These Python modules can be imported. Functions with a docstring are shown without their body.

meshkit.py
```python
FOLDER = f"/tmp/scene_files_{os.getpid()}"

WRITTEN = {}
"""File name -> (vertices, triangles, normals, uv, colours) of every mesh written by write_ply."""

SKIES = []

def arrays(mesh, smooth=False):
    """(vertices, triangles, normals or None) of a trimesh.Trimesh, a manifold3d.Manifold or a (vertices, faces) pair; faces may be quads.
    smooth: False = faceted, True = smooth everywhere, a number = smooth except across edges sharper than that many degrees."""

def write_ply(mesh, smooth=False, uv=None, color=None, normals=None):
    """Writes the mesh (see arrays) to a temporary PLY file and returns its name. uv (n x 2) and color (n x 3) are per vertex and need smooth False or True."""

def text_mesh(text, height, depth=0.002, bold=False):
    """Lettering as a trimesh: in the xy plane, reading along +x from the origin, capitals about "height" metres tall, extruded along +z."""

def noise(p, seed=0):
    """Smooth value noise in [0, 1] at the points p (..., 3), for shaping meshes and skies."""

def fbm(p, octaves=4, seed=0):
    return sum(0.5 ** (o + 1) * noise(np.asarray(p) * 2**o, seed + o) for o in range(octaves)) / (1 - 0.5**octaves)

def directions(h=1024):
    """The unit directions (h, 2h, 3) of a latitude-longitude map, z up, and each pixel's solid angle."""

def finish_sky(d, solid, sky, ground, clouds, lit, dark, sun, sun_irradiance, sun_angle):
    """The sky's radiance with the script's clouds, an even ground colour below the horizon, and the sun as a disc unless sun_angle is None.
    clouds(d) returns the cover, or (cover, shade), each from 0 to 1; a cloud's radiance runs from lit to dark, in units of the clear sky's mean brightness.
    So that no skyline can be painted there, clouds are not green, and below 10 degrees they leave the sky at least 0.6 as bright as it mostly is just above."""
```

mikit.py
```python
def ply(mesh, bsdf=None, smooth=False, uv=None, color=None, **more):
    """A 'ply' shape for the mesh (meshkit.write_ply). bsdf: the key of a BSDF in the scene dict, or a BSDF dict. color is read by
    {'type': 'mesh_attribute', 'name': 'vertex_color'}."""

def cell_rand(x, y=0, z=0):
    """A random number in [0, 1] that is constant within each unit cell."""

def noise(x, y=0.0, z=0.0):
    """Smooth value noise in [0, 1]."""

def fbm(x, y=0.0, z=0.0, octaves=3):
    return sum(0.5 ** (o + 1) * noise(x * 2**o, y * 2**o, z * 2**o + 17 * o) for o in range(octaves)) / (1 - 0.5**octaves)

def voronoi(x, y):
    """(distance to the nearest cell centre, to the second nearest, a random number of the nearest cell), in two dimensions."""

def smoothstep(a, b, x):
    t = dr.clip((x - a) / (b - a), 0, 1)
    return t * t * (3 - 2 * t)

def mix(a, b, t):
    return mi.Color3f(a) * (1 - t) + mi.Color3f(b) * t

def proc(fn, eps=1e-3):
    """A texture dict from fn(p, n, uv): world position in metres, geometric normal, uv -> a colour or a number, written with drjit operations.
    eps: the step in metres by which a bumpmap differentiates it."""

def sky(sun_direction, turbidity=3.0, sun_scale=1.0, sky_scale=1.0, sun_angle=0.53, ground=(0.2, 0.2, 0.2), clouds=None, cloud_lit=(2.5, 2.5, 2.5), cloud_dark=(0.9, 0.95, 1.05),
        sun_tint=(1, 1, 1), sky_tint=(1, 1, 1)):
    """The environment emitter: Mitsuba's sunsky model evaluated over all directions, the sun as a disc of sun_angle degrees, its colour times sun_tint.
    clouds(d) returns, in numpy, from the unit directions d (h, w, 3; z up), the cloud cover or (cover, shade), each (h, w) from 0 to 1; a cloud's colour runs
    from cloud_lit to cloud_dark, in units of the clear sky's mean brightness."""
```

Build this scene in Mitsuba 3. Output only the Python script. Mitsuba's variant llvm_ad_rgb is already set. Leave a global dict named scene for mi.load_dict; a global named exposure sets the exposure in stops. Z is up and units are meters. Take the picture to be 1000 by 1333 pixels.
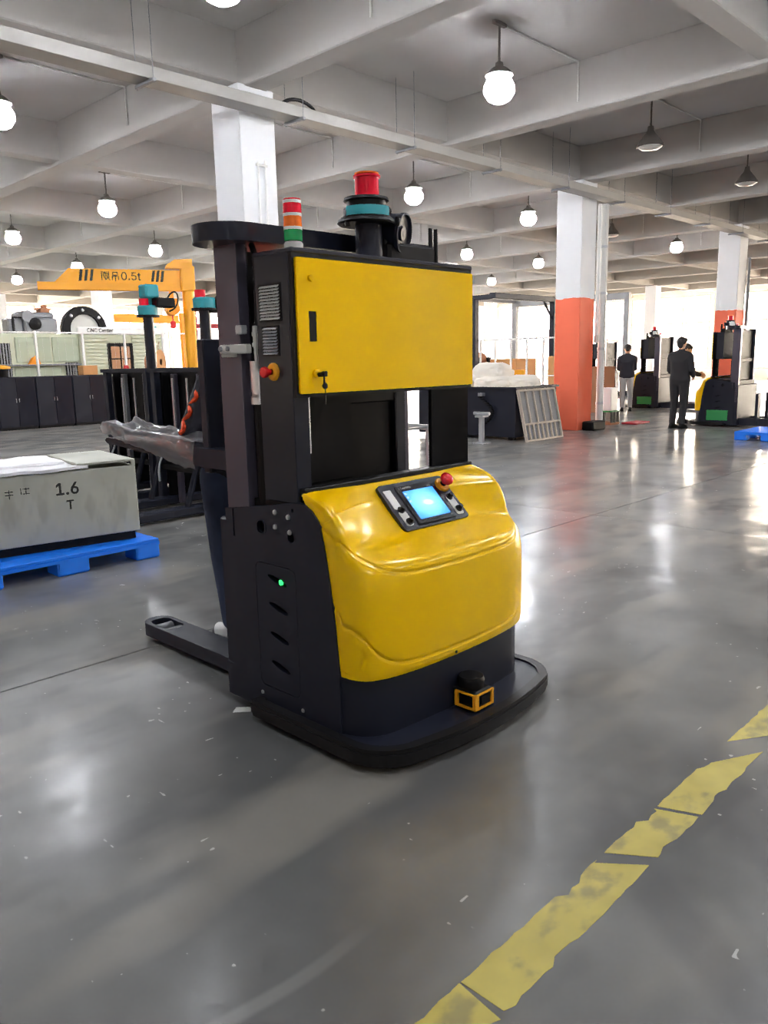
import math
import numpy as np
import trimesh
import manifold3d as m3
import drjit as dr
import mitsuba as mi
import mikit
import meshkit
from shapely.geometry import Polygon, Point, LineString, box as sbox
from shapely import affinity
from shapely.ops import unary_union
from scipy.interpolate import PchipInterpolator

T = mi.ScalarTransform4f
rng = np.random.default_rng(7)
scene, labels = {}, {}

# ------------------------------------------------------------------ camera
YAW, PITCH, ROLL, FOCAL, EYE = 45.636, 10.916, -1.21, 1028.0, 1.5
_y, _p, _r = (math.radians(a) for a in (YAW, PITCH, ROLL))
_f = np.array([math.sin(_y) * math.cos(_p), math.cos(_y) * math.cos(_p), -math.sin(_p)])
_h = np.array([math.cos(_y), -math.sin(_y), 0.0])
_u = np.cross(_h, _f)
_up = -_h * math.sin(_r) + _u * math.cos(_r)
scene['camera'] = {
    'type': 'perspective', 'fov': math.degrees(2 * math.atan(500 / FOCAL)), 'fov_axis': 'x',
    'near_clip': 0.05, 'far_clip': 300.0,
    'to_world': T().look_at(origin=[0, 0, EYE], target=list(np.array([0, 0, EYE]) + _f), up=list(_up))}

# ------------------------------------------------------------------ light: overcast sky through the windows (lamps are built below)
exposure = 1.68
scene['sky'] = mikit.sky([0.5, 0.35, 0.75], turbidity=4.0, sun_scale=0.0, sky_scale=1.0, ground=(0.5, 0.48, 0.45),
                         clouds=lambda d: (np.ones(d.shape[:2]), 0.35 * meshkit.fbm(d * np.array([3, 3, 7.0]), 3)),
                         cloud_lit=(100, 86, 70), cloud_dark=(86, 74, 60))
LAMP = 48.0        # radiance of the lit pendant lamps
LAMP_RGB = (0.95, 0.98, 1.03)

# ------------------------------------------------------------------ materials
def rgb(r, g, b):
    c = np.array([r, g, b]) / 255.0
    return [float(x) for x in np.where(c < 0.04045, c / 12.92, ((c + 0.055) / 1.055) ** 2.4)]


def pr(name, color, rough=0.5, metal=0.0, **kw):
    c = color if isinstance(color, dict) else {'type': 'rgb', 'value': color}
    scene[name] = {'type': 'twosided', 'b': {'type': 'principled', 'base_color': c, 'roughness': rough, 'metallic': metal, **kw}}
    return name


YELLOW = pr('m_yellow', [0.97, 0.58, 0.0], 0.2, 0.0, specular=0.3)
DOORYEL = pr('m_door_yellow', [0.95, 0.555, 0.0], 0.14, 0.0, specular=0.18)
DARK = pr('m_dark', rgb(24, 27, 38), 0.40, 0.0, specular=0.25)
DARKGL = pr('m_dark_gloss', rgb(22, 25, 35), 0.2, 0.0, specular=0.3)
BLACK = pr('m_black', rgb(6, 6, 8), 0.45, 0.0, specular=0.2)
BLKGL = pr('m_black_gloss', rgb(6, 6, 8), 0.16, 0.0, specular=0.06)
RUBBER = pr('m_rubber', rgb(13, 13, 15), 0.45, 0.0, specular=0.25)
MASTM = pr('m_mast', rgb(74, 72, 84), 0.27, 0.5, specular=0.5)
STEEL = pr('m_steel', rgb(190, 192, 195), 0.3, 0.9)
CHROME = pr('m_chrome', rgb(225, 225, 228), 0.12, 1.0)
ALU = pr('m_alu', rgb(175, 178, 182), 0.4, 0.6)
TRAY = pr('m_tray', rgb(150, 148, 144), 0.5, 0.15)
GREYMET = pr('m_grey_metal', rgb(120, 122, 126), 0.45, 0.3)
LGREY = pr('m_light_grey', rgb(205, 205, 202), 0.5)
WHITE = pr('m_white', rgb(238, 238, 236), 0.5)
RED = pr('m_red', rgb(205, 25, 28), 0.3)
ORANGE = pr('m_orange', rgb(250, 90, 40), 0.5)
REDLENS = pr('m_red_lens', rgb(220, 20, 45), 0.15)
AMBER = pr('m_amber_lens', rgb(250, 120, 30), 0.2)
GREENL = pr('m_green_lens', rgb(20, 130, 70), 0.2)
TEAL = pr('m_teal', rgb(40, 140, 150), 0.4)
CRANE = pr('m_crane', rgb(225, 155, 22), 0.45)
CRANEO = pr('m_crane_orange', rgb(240, 150, 30), 0.5)
BLUE = pr('m_blue', rgb(12, 112, 225), 0.4)
FOAM = pr('m_foam', rgb(245, 245, 248), 0.8)
GREEN = pr('m_green_sign', rgb(40, 130, 70), 0.5)
MACH = pr('m_machine', rgb(196, 200, 176), 0.5)
MACHP = pr('m_machine_panel', rgb(172, 182, 160), 0.45)
BROWN = pr('m_brown', rgb(150, 100, 70), 0.7)
CARD = pr('m_cardboard', rgb(190, 140, 90), 0.8)
REDDK = pr('m_dark_red', rgb(150, 30, 40), 0.5)
SACK = pr('m_sack', rgb(236, 230, 218), 0.85)
JACKET = pr('m_jacket', rgb(30, 30, 40), 0.8)
JEANS = pr('m_jeans', {**mikit.proc(lambda p, n, uv: mikit.mix((0.012, 0.02, 0.045), (0.035, 0.055, 0.11), mikit.fbm(p.x * 14, p.y * 14, p.z * 9)))}, 0.85)
TROUS = pr('m_grey_trousers', rgb(165, 165, 165), 0.85)
BLKCLOTH = pr('m_black_cloth', rgb(34, 33, 36), 0.85)
SKIN = pr('m_skin', rgb(205, 160, 130), 0.55)
HAIR = pr('m_hair', rgb(25, 20, 18), 0.6)
HOODIE = pr('m_hoodie', rgb(125, 130, 140), 0.85)
INK = pr('m_ink', rgb(35, 35, 32), 0.7)
WINFR = pr('m_window_frame', rgb(200, 198, 190), 0.5)
GRILLE = pr('m_grille', rgb(165, 155, 145), 0.5, 0.2)
BROWNGL = pr('m_brown_glass', rgb(190, 140, 105), 0.25)
SHADE = pr('m_lamp_shade', rgb(92, 88, 84), 0.4, 0.3)


def floor_color(p, n, uv):
    a = mikit.fbm(p.x * 0.55, p.y * 0.55, 3.0, octaves=4)
    b = mikit.fbm(p.x * 2.3 + 9, p.y * 2.3, 1.0, octaves=4)
    c = mikit.fbm(p.x * 1.1 + 40, p.y * 3.1, 7.0, octaves=3)
    base = mikit.mix((0.070, 0.072, 0.072), (0.172, 0.172, 0.166), mikit.smoothstep(0.18, 0.82, 0.5 * a + 0.5 * b))
    base = mikit.mix(base, (0.22, 0.205, 0.178), 0.5 * mikit.smoothstep(0.50, 0.72, c))
    base = mikit.mix(base, (0.05, 0.051, 0.055), 0.35 * mikit.smoothstep(0.58, 0.75, mikit.fbm(p.x * 1.6 + 5, p.y * 3.1 + 3, 2.0, octaves=4)))
    # tyre arcs: thin pale scuffs and darker tracks on circles
    r1 = dr.sqrt(dr.square(p.x - 1.2) + dr.square(p.y - 2.9))
    r2 = dr.sqrt(dr.square(p.x - 4.6) + dr.square(p.y + 1.2))
    wob = 0.05 * (mikit.noise(p.x * 3, p.y * 3) - 0.5)
    t1 = 1 - mikit.smoothstep(0.01, 0.03, dr.abs(r1 - 1.55 + wob))
    t2 = 1 - mikit.smoothstep(0.05, 0.16, dr.abs(r2 - 2.9 + wob))
    t3 = 1 - mikit.smoothstep(0.04, 0.12, dr.abs(r2 - 3.35 + wob))
    gate = mikit.smoothstep(0.35, 0.6, mikit.noise(p.x * 1.3, p.y * 1.3, 5))
    base = mikit.mix(base, (0.24, 0.24, 0.23), 0.35 * t1 * gate)
    base = mikit.mix(base, (0.06, 0.06, 0.065), 0.5 * t2 * gate)
    base = mikit.mix(base, (0.06, 0.06, 0.065), 0.4 * t3 * gate)
    speck = mikit.smoothstep(0.95, 0.965, mikit.noise(p.x * 33, p.y * 33, 8)) * mikit.smoothstep(0.66, 0.74, mikit.noise(p.x * 5, p.y * 5, 2))
    return mikit.mix(base, (0.55, 0.55, 0.53), 0.6 * speck)


scene['m_floor'] = {'type': 'bumpmap', 'scale': 1.0,
                    'tex': mikit.proc(lambda p, n, uv: 0.0075 * mikit.fbm(p.x * 2.2, p.y * 2.2, 4.0, octaves=2) + 0.0020 * mikit.fbm(p.x * 7.5, p.y * 7.5, 9.0, octaves=2), eps=5e-3),
                    'b': {'type': 'principled', 'base_color': mikit.proc(floor_color),
                          'roughness': mikit.proc(lambda p, n, uv: 0.15 + 0.17 * mikit.fbm(p.x * 1.7, p.y * 1.7, 11.0)), 'specular': 0.55}}
pr('m_joint', rgb(8, 8, 8), 0.9)
pr('m_line', mikit.proc(lambda p, n, uv: mikit.mix(mikit.mix((0.32, 0.26, 0.045), (0.46, 0.385, 0.085), mikit.fbm(p.x * 9, p.y * 9, 1.0)), (0.15, 0.135, 0.085),
                        0.6 * mikit.smoothstep(0.52, 0.80, mikit.fbm(p.x * 11 + 3, p.y * 15, 6.0, octaves=5)))), 0.42, 0.0)
pr('m_ceiling', mikit.proc(lambda p, n, uv: mikit.mix((0.39, 0.375, 0.36), (0.46, 0.445, 0.425), mikit.fbm(p.x * 0.8, p.y * 0.8, p.z * 0.8))), 0.9)
pr('m_wall', rgb(240, 236, 228), 0.9)
ORANGE_TOP = 2.62


def column_color(p, n, uv):
    edge = ORANGE_TOP + 0.03 * (mikit.noise(p.x * 14 + p.y * 14, 2.0) - 0.5)
    white = mikit.mix((0.74, 0.76, 0.80), (0.80, 0.81, 0.83), mikit.fbm(p.x * 2, p.y * 2, p.z * 1.5))
    red = mikit.mix((0.78, 0.13, 0.06), (0.84, 0.16, 0.075), mikit.fbm(p.x * 3, p.y * 3, p.z * 3))
    return mikit.mix(white, red, dr.select((p.z < edge) & (dr.abs(p.y - 8.685) < 1), 1.0, 0.0))


pr('m_column', mikit.proc(column_color), 0.6)


def block_color(p, n, uv):
    a = mikit.fbm(p.x * 4, p.y * 4, p.z * 4, octaves=4)
    c = mikit.mix((0.30, 0.31, 0.265), (0.40, 0.40, 0.345), a)
    st = mikit.smoothstep(0.58, 0.75, mikit.fbm(p.x * 9, p.y * 3, p.z * 2.2, octaves=4))
    return mikit.mix(c, (0.13, 0.125, 0.10), 0.30 * st)


pr('m_block', mikit.proc(block_color), 0.6)
pr('m_screen_black', rgb(10, 11, 14), 0.15)


def screen_color(p, n, uv):
    u, v = uv.x, uv.y
    d = dr.sqrt(dr.square(u - 0.5) + dr.square((v - 0.5)))
    c = mikit.mix((0.25, 0.75, 1.0), (0.02, 0.22, 0.85), mikit.smoothstep(0.05, 0.75, d))
    s = 1 - mikit.smoothstep(0.04, 0.20, dr.sqrt(dr.square(u - 0.55) + dr.square((v - 0.5) * 1.6) + 0.6 * (u - 0.55) * (v - 0.5)))
    return mikit.mix(c, (0.9, 0.98, 1.0), 0.8 * s)


scene['m_film'] = {'type': 'principledthin', 'base_color': {'type': 'rgb', 'value': [0.96, 0.96, 0.98]}, 'roughness': 0.12, 'spec_trans': 0.86, 'diff_trans': 0.7, 'eta': 1.5}
scene['m_pane'] = {'type': 'thindielectric', 'int_ior': 1.5, 'ext_ior': 1.0}

# ------------------------------------------------------------------ mesh helpers
cat = trimesh.util.concatenate


def bx(x0, x1, y0, y1, z0, z1, b=0.0):
    """box with chamfered edges"""
    x0, x1, y0, y1, z0, z1 = min(x0, x1), max(x0, x1), min(y0, y1), max(y0, y1), min(z0, z1), max(z0, z1)
    if b <= 0:
        m = trimesh.creation.box(extents=(x1 - x0, y1 - y0, z1 - z0))
        m.apply_translation(((x0 + x1) / 2, (y0 + y1) / 2, (z0 + z1) / 2))
        return m
    b = min(b, 0.45 * min(x1 - x0, y1 - y0, z1 - z0))
    p = []
    for x, sx in ((x0, 1), (x1, -1)):
        for y, sy in ((y0, 1), (y1, -1)):
            for z, sz in ((z0, 1), (z1, -1)):
                p += [(x, y + sy * b, z + sz * b), (x + sx * b, y, z + sz * b), (x + sx * b, y + sy * b, z)]
    return trimesh.convex.convex_hull(np.array(p))


def cyl(p, q, r, n=16, r2=None):
    p, q = np.array(p, float), np.array(q, float)
    d = q - p
    L = np.linalg.norm(d)
    prof = [(0, 0), (r, 0), (r if r2 is None else r2, L), (0, L)]
    m = trimesh.creation.revolve(prof, sections=n)
    m.apply_transform(trimesh.geometry.align_vectors([0, 0, 1], d / L))
    m.apply_translation(p)
    return m


def lathe(prof, n=24, at=(0, 0, 0), axis=(0, 0, 1)):
    m = trimesh.creation.revolve(np.array(prof, float), sections=n)
    if m.volume < 0:
        m.invert()
    m.apply_transform(trimesh.geometry.align_vectors([0, 0, 1], np.array(axis, float) / np.linalg.norm(axis)))
    m.apply_translation(at)
    return m


def tube(pts, r, n=8):
    p = np.array(pts, float)
    from numpy.linalg import norm
    t = np.gradient(p, axis=0)
    t /= norm(t, axis=1, keepdims=True)
    ref = np.array([0.31, 0.52, 0.79])
    a = np.cross(t, ref)
    a /= norm(a, axis=1, keepdims=True)
    b = np.cross(t, a)
    ang = np.arange(n) * 2 * np.pi / n
    rr = np.broadcast_to(r, (len(p),))
    v = p[:, None] + rr[:, None, None] * (np.cos(ang)[None, :, None] * a[:, None] + np.sin(ang)[None, :, None] * b[:, None])
    v = v.reshape(-1, 3)
    f = []
    for i in range(len(p) - 1):
        for j in range(n):
            k = (j + 1) % n
            f += [(i * n + j, i * n + k, (i + 1) * n + k), (i * n + j, (i + 1) * n + k, (i + 1) * n + j)]
    c0, c1 = len(v), len(v) + 1
    v = np.vstack([v, p[0], p[-1]])
    e = (len(p) - 1) * n
    for j in range(n):
        k = (j + 1) % n
        f += [(c0, k, j), (c1, e + j, e + k)]
    m = trimesh.Trimesh(v, f, process=False)
    if m.volume < 0:
        m.invert()
    return m


def bez(*cp, n=14):
    cp = np.array(cp, float)
    t = np.linspace(0, 1, n)[:, None]
    while len(cp) > 1 and not isinstance(cp, list):
        k = len(cp) - 1
        return sum(math.comb(k, i) * (1 - t) ** (k - i) * t ** i * cp[i] for i in range(k + 1))


def prism(poly, a, b, axis='z'):
    """shapely polygon extruded from a to b. axis z: (x,y); x: (y,z); y: (x,z)"""
    if not isinstance(poly, Polygon) and not hasattr(poly, 'geoms'):
        poly = Polygon(poly)
    parts = [trimesh.creation.extrude_polygon(g, abs(b - a), engine='earcut') for g in getattr(poly, 'geoms', [poly]) if g.area > 1e-9]
    m = cat(parts)
    m.apply_translation((0, 0, min(a, b)))
    v = m.vertices.copy()
    if axis == 'x':
        m = trimesh.Trimesh(v[:, [2, 0, 1]], m.faces, process=False)
    elif axis == 'y':
        m = trimesh.Trimesh(v[:, [0, 2, 1]], m.faces[:, ::-1], process=False)
    return m


def rrect(x0, x1, y0, y1, r, n=6):
    return sbox(x0 + r, y0 + r, x1 - r, y1 - r).buffer(r, quad_segs=n)


def tm(m):
    k = m.to_mesh()
    return trimesh.Trimesh(k.vert_properties[:, :3], k.tri_verts, process=False)


def ball(p, r, n=16):
    return m3.Manifold.sphere(r, n).translate(list(map(float, p)))


def limb(*pr_):
    """union of hulls of consecutive spheres (point, radius)"""
    out = []
    for (a, ra), (b, rb) in zip(pr_[:-1], pr_[1:]):
        out.append(m3.Manifold.batch_hull([ball(a, ra), ball(b, rb)]))
    return out


def blend(parts, edge=0.02, it=8):
    m = m3.Manifold.batch_boolean(parts, m3.OpType.Add).refine_to_length(edge)
    t = tm(m)
    t.merge_vertices()
    trimesh.smoothing.filter_taubin(t, iterations=it)
    return t


def xf(m, M):
    m = m.copy()
    m.apply_transform(M)
    return m


def move(x=0, y=0, z=0, rz=0.0):
    M = trimesh.transformations.rotation_matrix(math.radians(rz), [0, 0, 1])
    M[:3, 3] = (x, y, z)
    return M


def text_on(s, h, origin, ex, ey, depth=0.002, bold=True):
    """lettering with its baseline start at origin, reading along ex, up along ey"""
    m = meshkit.text_mesh(s, h, depth, bold)
    ex, ey = np.array(ex, float), np.array(ey, float)
    ex /= np.linalg.norm(ex)
    ey /= np.linalg.norm(ey)
    M = np.eye(4)
    M[:3, 0], M[:3, 1], M[:3, 2], M[:3, 3] = ex, ey, np.cross(ex, ey), origin
    return xf(m, M)


# ------------------------------------------------------------------ scene entries
def numbered(k):
    if k not in taken:
        taken.add(k)
        return k
    i = counts.get(k, 1)
    while f'{k}_{i:03d}' in taken:
        i += 1
    counts[k] = i
    taken.add(f'{k}_{i:03d}')
    return f'{k}_{i:03d}'


taken, counts = set(), {}


def thing(name, label, category, group=None, kind=None):
    k = numbered(name)
    labels[k] = {'label': label}
    if category:
        labels[k]['category'] = category
    if group:
        labels[k]['group'] = group
    if kind:
        labels[k]['kind'] = kind
    return k


def part(parent, name, mesh, mat, smooth=30, M=None, label=None, kind=None, **more):
    """one mesh under parent; returns its key"""
    k = numbered(f'{parent}__{name}')
    if M is not None:
        mesh = xf(mesh, M)
    scene[k] = mikit.ply(mesh, mat, smooth=smooth, **more)
    if label or kind:
        labels[k] = {a: b for a, b in (('label', label), ('kind', kind)) if b}
    return k


def solid(name, mesh, mat, label, category, group=None, kind=None, smooth=30, M=None, **more):
    k = thing(name, label, category, group, kind)
    if M is not None:
        mesh = xf(mesh, M)
    scene[k] = mikit.ply(mesh, mat, smooth=smooth, **more)
    return k


def struct(name, mesh, mat, label, smooth=False):
    return solid(name, mesh, mat, label, None, kind='structure', smooth=smooth)

# ------------------------------------------------------------------ the hall
X0, X1, Y0, Y1 = -14.0, 46.0, -14.0, 44.0
SLAB, BEAMZ = 5.45, 4.80
colx = [6.49 + 8.03 * k for k in range(-2, 5)]
coly = [8.685 + 10.0 * k for k in range(-2, 4)]

struct('floor', bx(X0, X1, Y0, Y1, -0.2, -0.02), 'm_joint', 'polished grey concrete floor of large cast slabs')
jx = [X0] + [6.70 + 8.0 * k for k in range(-2, 5)] + [X1]
jy = [Y0] + [3.75 + 5.0 * k for k in range(-3, 9)] + [Y1]
for i in range(len(jx) - 1):
    for j in range(len(jy) - 1):
        part('floor', 'slab', bx(jx[i] + .004, jx[i + 1] - .004, jy[j] + .005, jy[j + 1] - .005, -0.02, 0.0), 'm_floor', smooth=False)

struct('ceiling', bx(X0, X1, Y0, Y1, SLAB, SLAB + 0.2), 'm_ceiling', 'white painted concrete ceiling with crossing beams')
for k in range(-5, 10):
    x = 6.49 + 4.015 * k
    part('ceiling', 'beam', bx(x - .17, x + .17, Y0, Y1, BEAMZ, SLAB, 0.015), 'm_ceiling', smooth=False)
for k in range(-4, 8):
    y = 8.685 + 5.0 * k
    part('ceiling', 'beam', bx(X0, X1, y - .15, y + .15, BEAMZ + .05, SLAB, 0.015), 'm_ceiling', smooth=False)

seen_cols = {(6.49, 8.685): 'white square concrete column right behind the yellow machine, with conduit down its face',
             (14.52, 8.685): 'white square column with orange lower half beside the leaning grille',
             (22.55, 8.685): 'white square column with orange lower half behind the right dark truck',
             (14.52, 28.685): 'far white column beside the ribbed machine and its black ring'}
for x in colx:
    for y in coly:
        if abs(x - 6.49) < .1 and abs(y - 18.685) < .1:
            continue                                   # no column stands here in the photo
        lab = next((v for k, v in seen_cols.items() if abs(k[0] - x) < .1 and abs(k[1] - y) < .1), 'white square column with orange lower part standing far back in the hall')
        struct('column', bx(x - .275, x + .275, y - .285, y + .285, 0, BEAMZ + .02, 0.012), 'm_column', lab)

# walls with window openings
def window(n, a, M):
    """window of half width a in its own frame: x along the wall, y outwards, z up"""
    k = thing(f'window_{n}', 'tall bright steel-framed factory window', None, kind='structure')
    z0, z1 = 0.6, 4.75
    fr = [bx(-a, a, -.05, .05, z0, z0 + .07), bx(-a, a, -.05, .05, z1 - .07, z1), bx(-a, -a + .07, -.05, .05, z0, z1), bx(a - .07, a, -.05, .05, z0, z1)]
    fr += [bx(s * a / 3 - .03, s * a / 3 + .03, -.04, .04, z0, z1) for s in (-1, 1)] + [bx(-a, a, -.04, .04, 3.2, 3.26)]
    part(k, 'frame', cat(fr), WINFR, smooth=False, M=M)
    for i in range(3):
        xa, xb = -a + .07 + i * (2 * a - .14) / 3, -a + .07 + (i + 1) * (2 * a - .14) / 3
        for za, zb in ((z0 + .07, 3.2), (3.26, z1 - .07)):
            v = np.array([(xa, 0, za), (xb, 0, za), (xb, 0, zb), (xa, 0, zb)])
            part(k, 'pane', trimesh.Trimesh(v, [(0, 1, 2), (0, 2, 3)], process=False), 'm_pane', smooth=False, M=M)


nwin = 1
hb, hr, hf = [], [], []
for k in range(0, 10):
    x = 8.5 + 4.015 * k
    hb.append(sbox(x - 1.92, 0.6, x + 1.92, 4.75))
    window(nwin, 1.92, move(x, Y1 + .1)); nwin += 1
for k in range(-3, 7):
    y = 11.2 + 5.0 * k
    hr.append(sbox(y - 2.40, 0.6, y + 2.40, 4.75))
    window(nwin, 2.40, move(X1 + .1, y, 0, 90)); nwin += 1
for k in range(7, 10):
    x = 8.5 + 4.015 * k
    hf.append(sbox(x - 1.65, 0.6, x + 1.65, 4.75))
    window(nwin, 1.65, move(x, Y0 - .1)); nwin += 1
struct('wall_back', prism(sbox(X0, 0, X1, SLAB).difference(unary_union(hb)), Y1, Y1 + .25, 'y'), 'm_wall', 'pale back wall with a row of bright windows')
struct('wall_right', prism(sbox(Y0, 0, Y1, SLAB).difference(unary_union(hr)), X1, X1 + .25, 'x'), 'm_wall', 'pale right wall with a row of bright windows')
struct('wall_front', prism(sbox(X0, 0, X1, SLAB).difference(unary_union(hf)), Y0 - .25, Y0, 'y'), 'm_wall', 'pale wall behind the camera')
struct('wall_left', prism(sbox(Y0, 0, Y1, SLAB), X0 - .25, X0, 'x'), 'm_wall', 'pale left wall of the hall')

# ------------------------------------------------------------------ pendant lamps
shade_prof = [(0.0, .30), (.045, .30), (.05, .24), (.075, .20), (.13, .13), (.205, .03), (.215, 0), (.205, .005), (.12, .11), (.05, .18), (0, .19)]
lens_prof = [(0, .20), (.07, .20), (.14, .14), (.19, .05), (.19, -.03), (.14, -.11), (.07, -.145), (0, -.15)]
dark_lens = [(0, .02), (.12, .02), (.19, .01), (.13, -.03), (0, -.04)]
small_shade = [(0, .30), (.045, .30), (.05, .26), (.10, .23), (.165, .17), (.17, .155), (.16, .16), (.09, .215), (0, .22)]
OFF = {(12.5, 6.2), (16.55, 6.2), (20.55, 11.2)}
LAMPS = [(x, y) for x in (4.48, 8.5, 12.5, 16.55) for y in (1.2, 6.2, 11.2)] + [(0.47, 6.2), (0.47, 1.2), (0.47, 11.2), (20.55, 11.2), (4.48, 16.2), (8.5, 16.2), (12.5, 16.2), (16.55, 16.2), (20.55, 16.2), (24.6, 16.2),
         (8.5, 21.2), (12.5, 21.2), (16.55, 21.2), (24.6, 21.2), (28.6, 21.2), (8.5, 26.2), (12.5, 26.2), (16.55, 26.2), (24.6, 11.2), (12.5, 31.2), (28.6, 26.2), (32.6, 26.2), (0.47, -3.8), (4.48, -3.8), (8.5, -3.8)]
WHERE = {(8.5, 6.2): 'lit pendant lamp on a rod high above the yellow machine, the largest lit one', (12.5, 6.2): 'unlit dark bell-shaped pendant lamp nearest on the right side',
         (16.55, 6.2): 'unlit pendant lamp near the right edge, above the third column', (12.5, 11.2): 'lit pendant lamp just right of the red beacon on the machine',
         (16.55, 11.2): 'lit pendant lamp just left of the orange column', (20.55, 11.2): 'unlit pendant lamp peeping out beside the pipe of the orange column',
         (8.5, 16.2): 'lit pendant lamp left of the near white column', (4.48, 11.2): 'lit pendant lamp cut by the left edge of the photo',
         (4.48, 6.2): 'lit pendant lamp cut by the top edge of the photo', (12.5, 31.2): 'tiny lit pendant lamp at far left, just below the crane tip', (12.5, 26.2): 'small lit pendant lamp behind the striped left end of the jib crane',
         (16.55, 26.2): 'tiny lit pendant lamp behind the head of the jib crane', (20.55, 16.2): 'small lit pendant lamp just right of the top of the yellow cabinet',
         (28.6, 21.2): 'tiny lit pendant lamp above the dark gantry frame', (24.6, 16.2): 'small lit pendant lamp close to the left edge of the orange column',
         (24.6, 11.2): 'lit pendant lamp left of the third column, right of the drain pipe', (12.5, 21.2): 'lit pendant lamp above the yellow jib crane', (8.5, 21.2): 'lit pendant lamp at far left above the crane tip'}
scene['m_lens_off'] = {'type': 'twosided', 'b': {'type': 'principled', 'base_color': {'type': 'rgb', 'value': [.7, .68, .62]}, 'roughness': .2}}
lens = trimesh.creation.revolve(lens_prof[::-1], sections=14)
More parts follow.
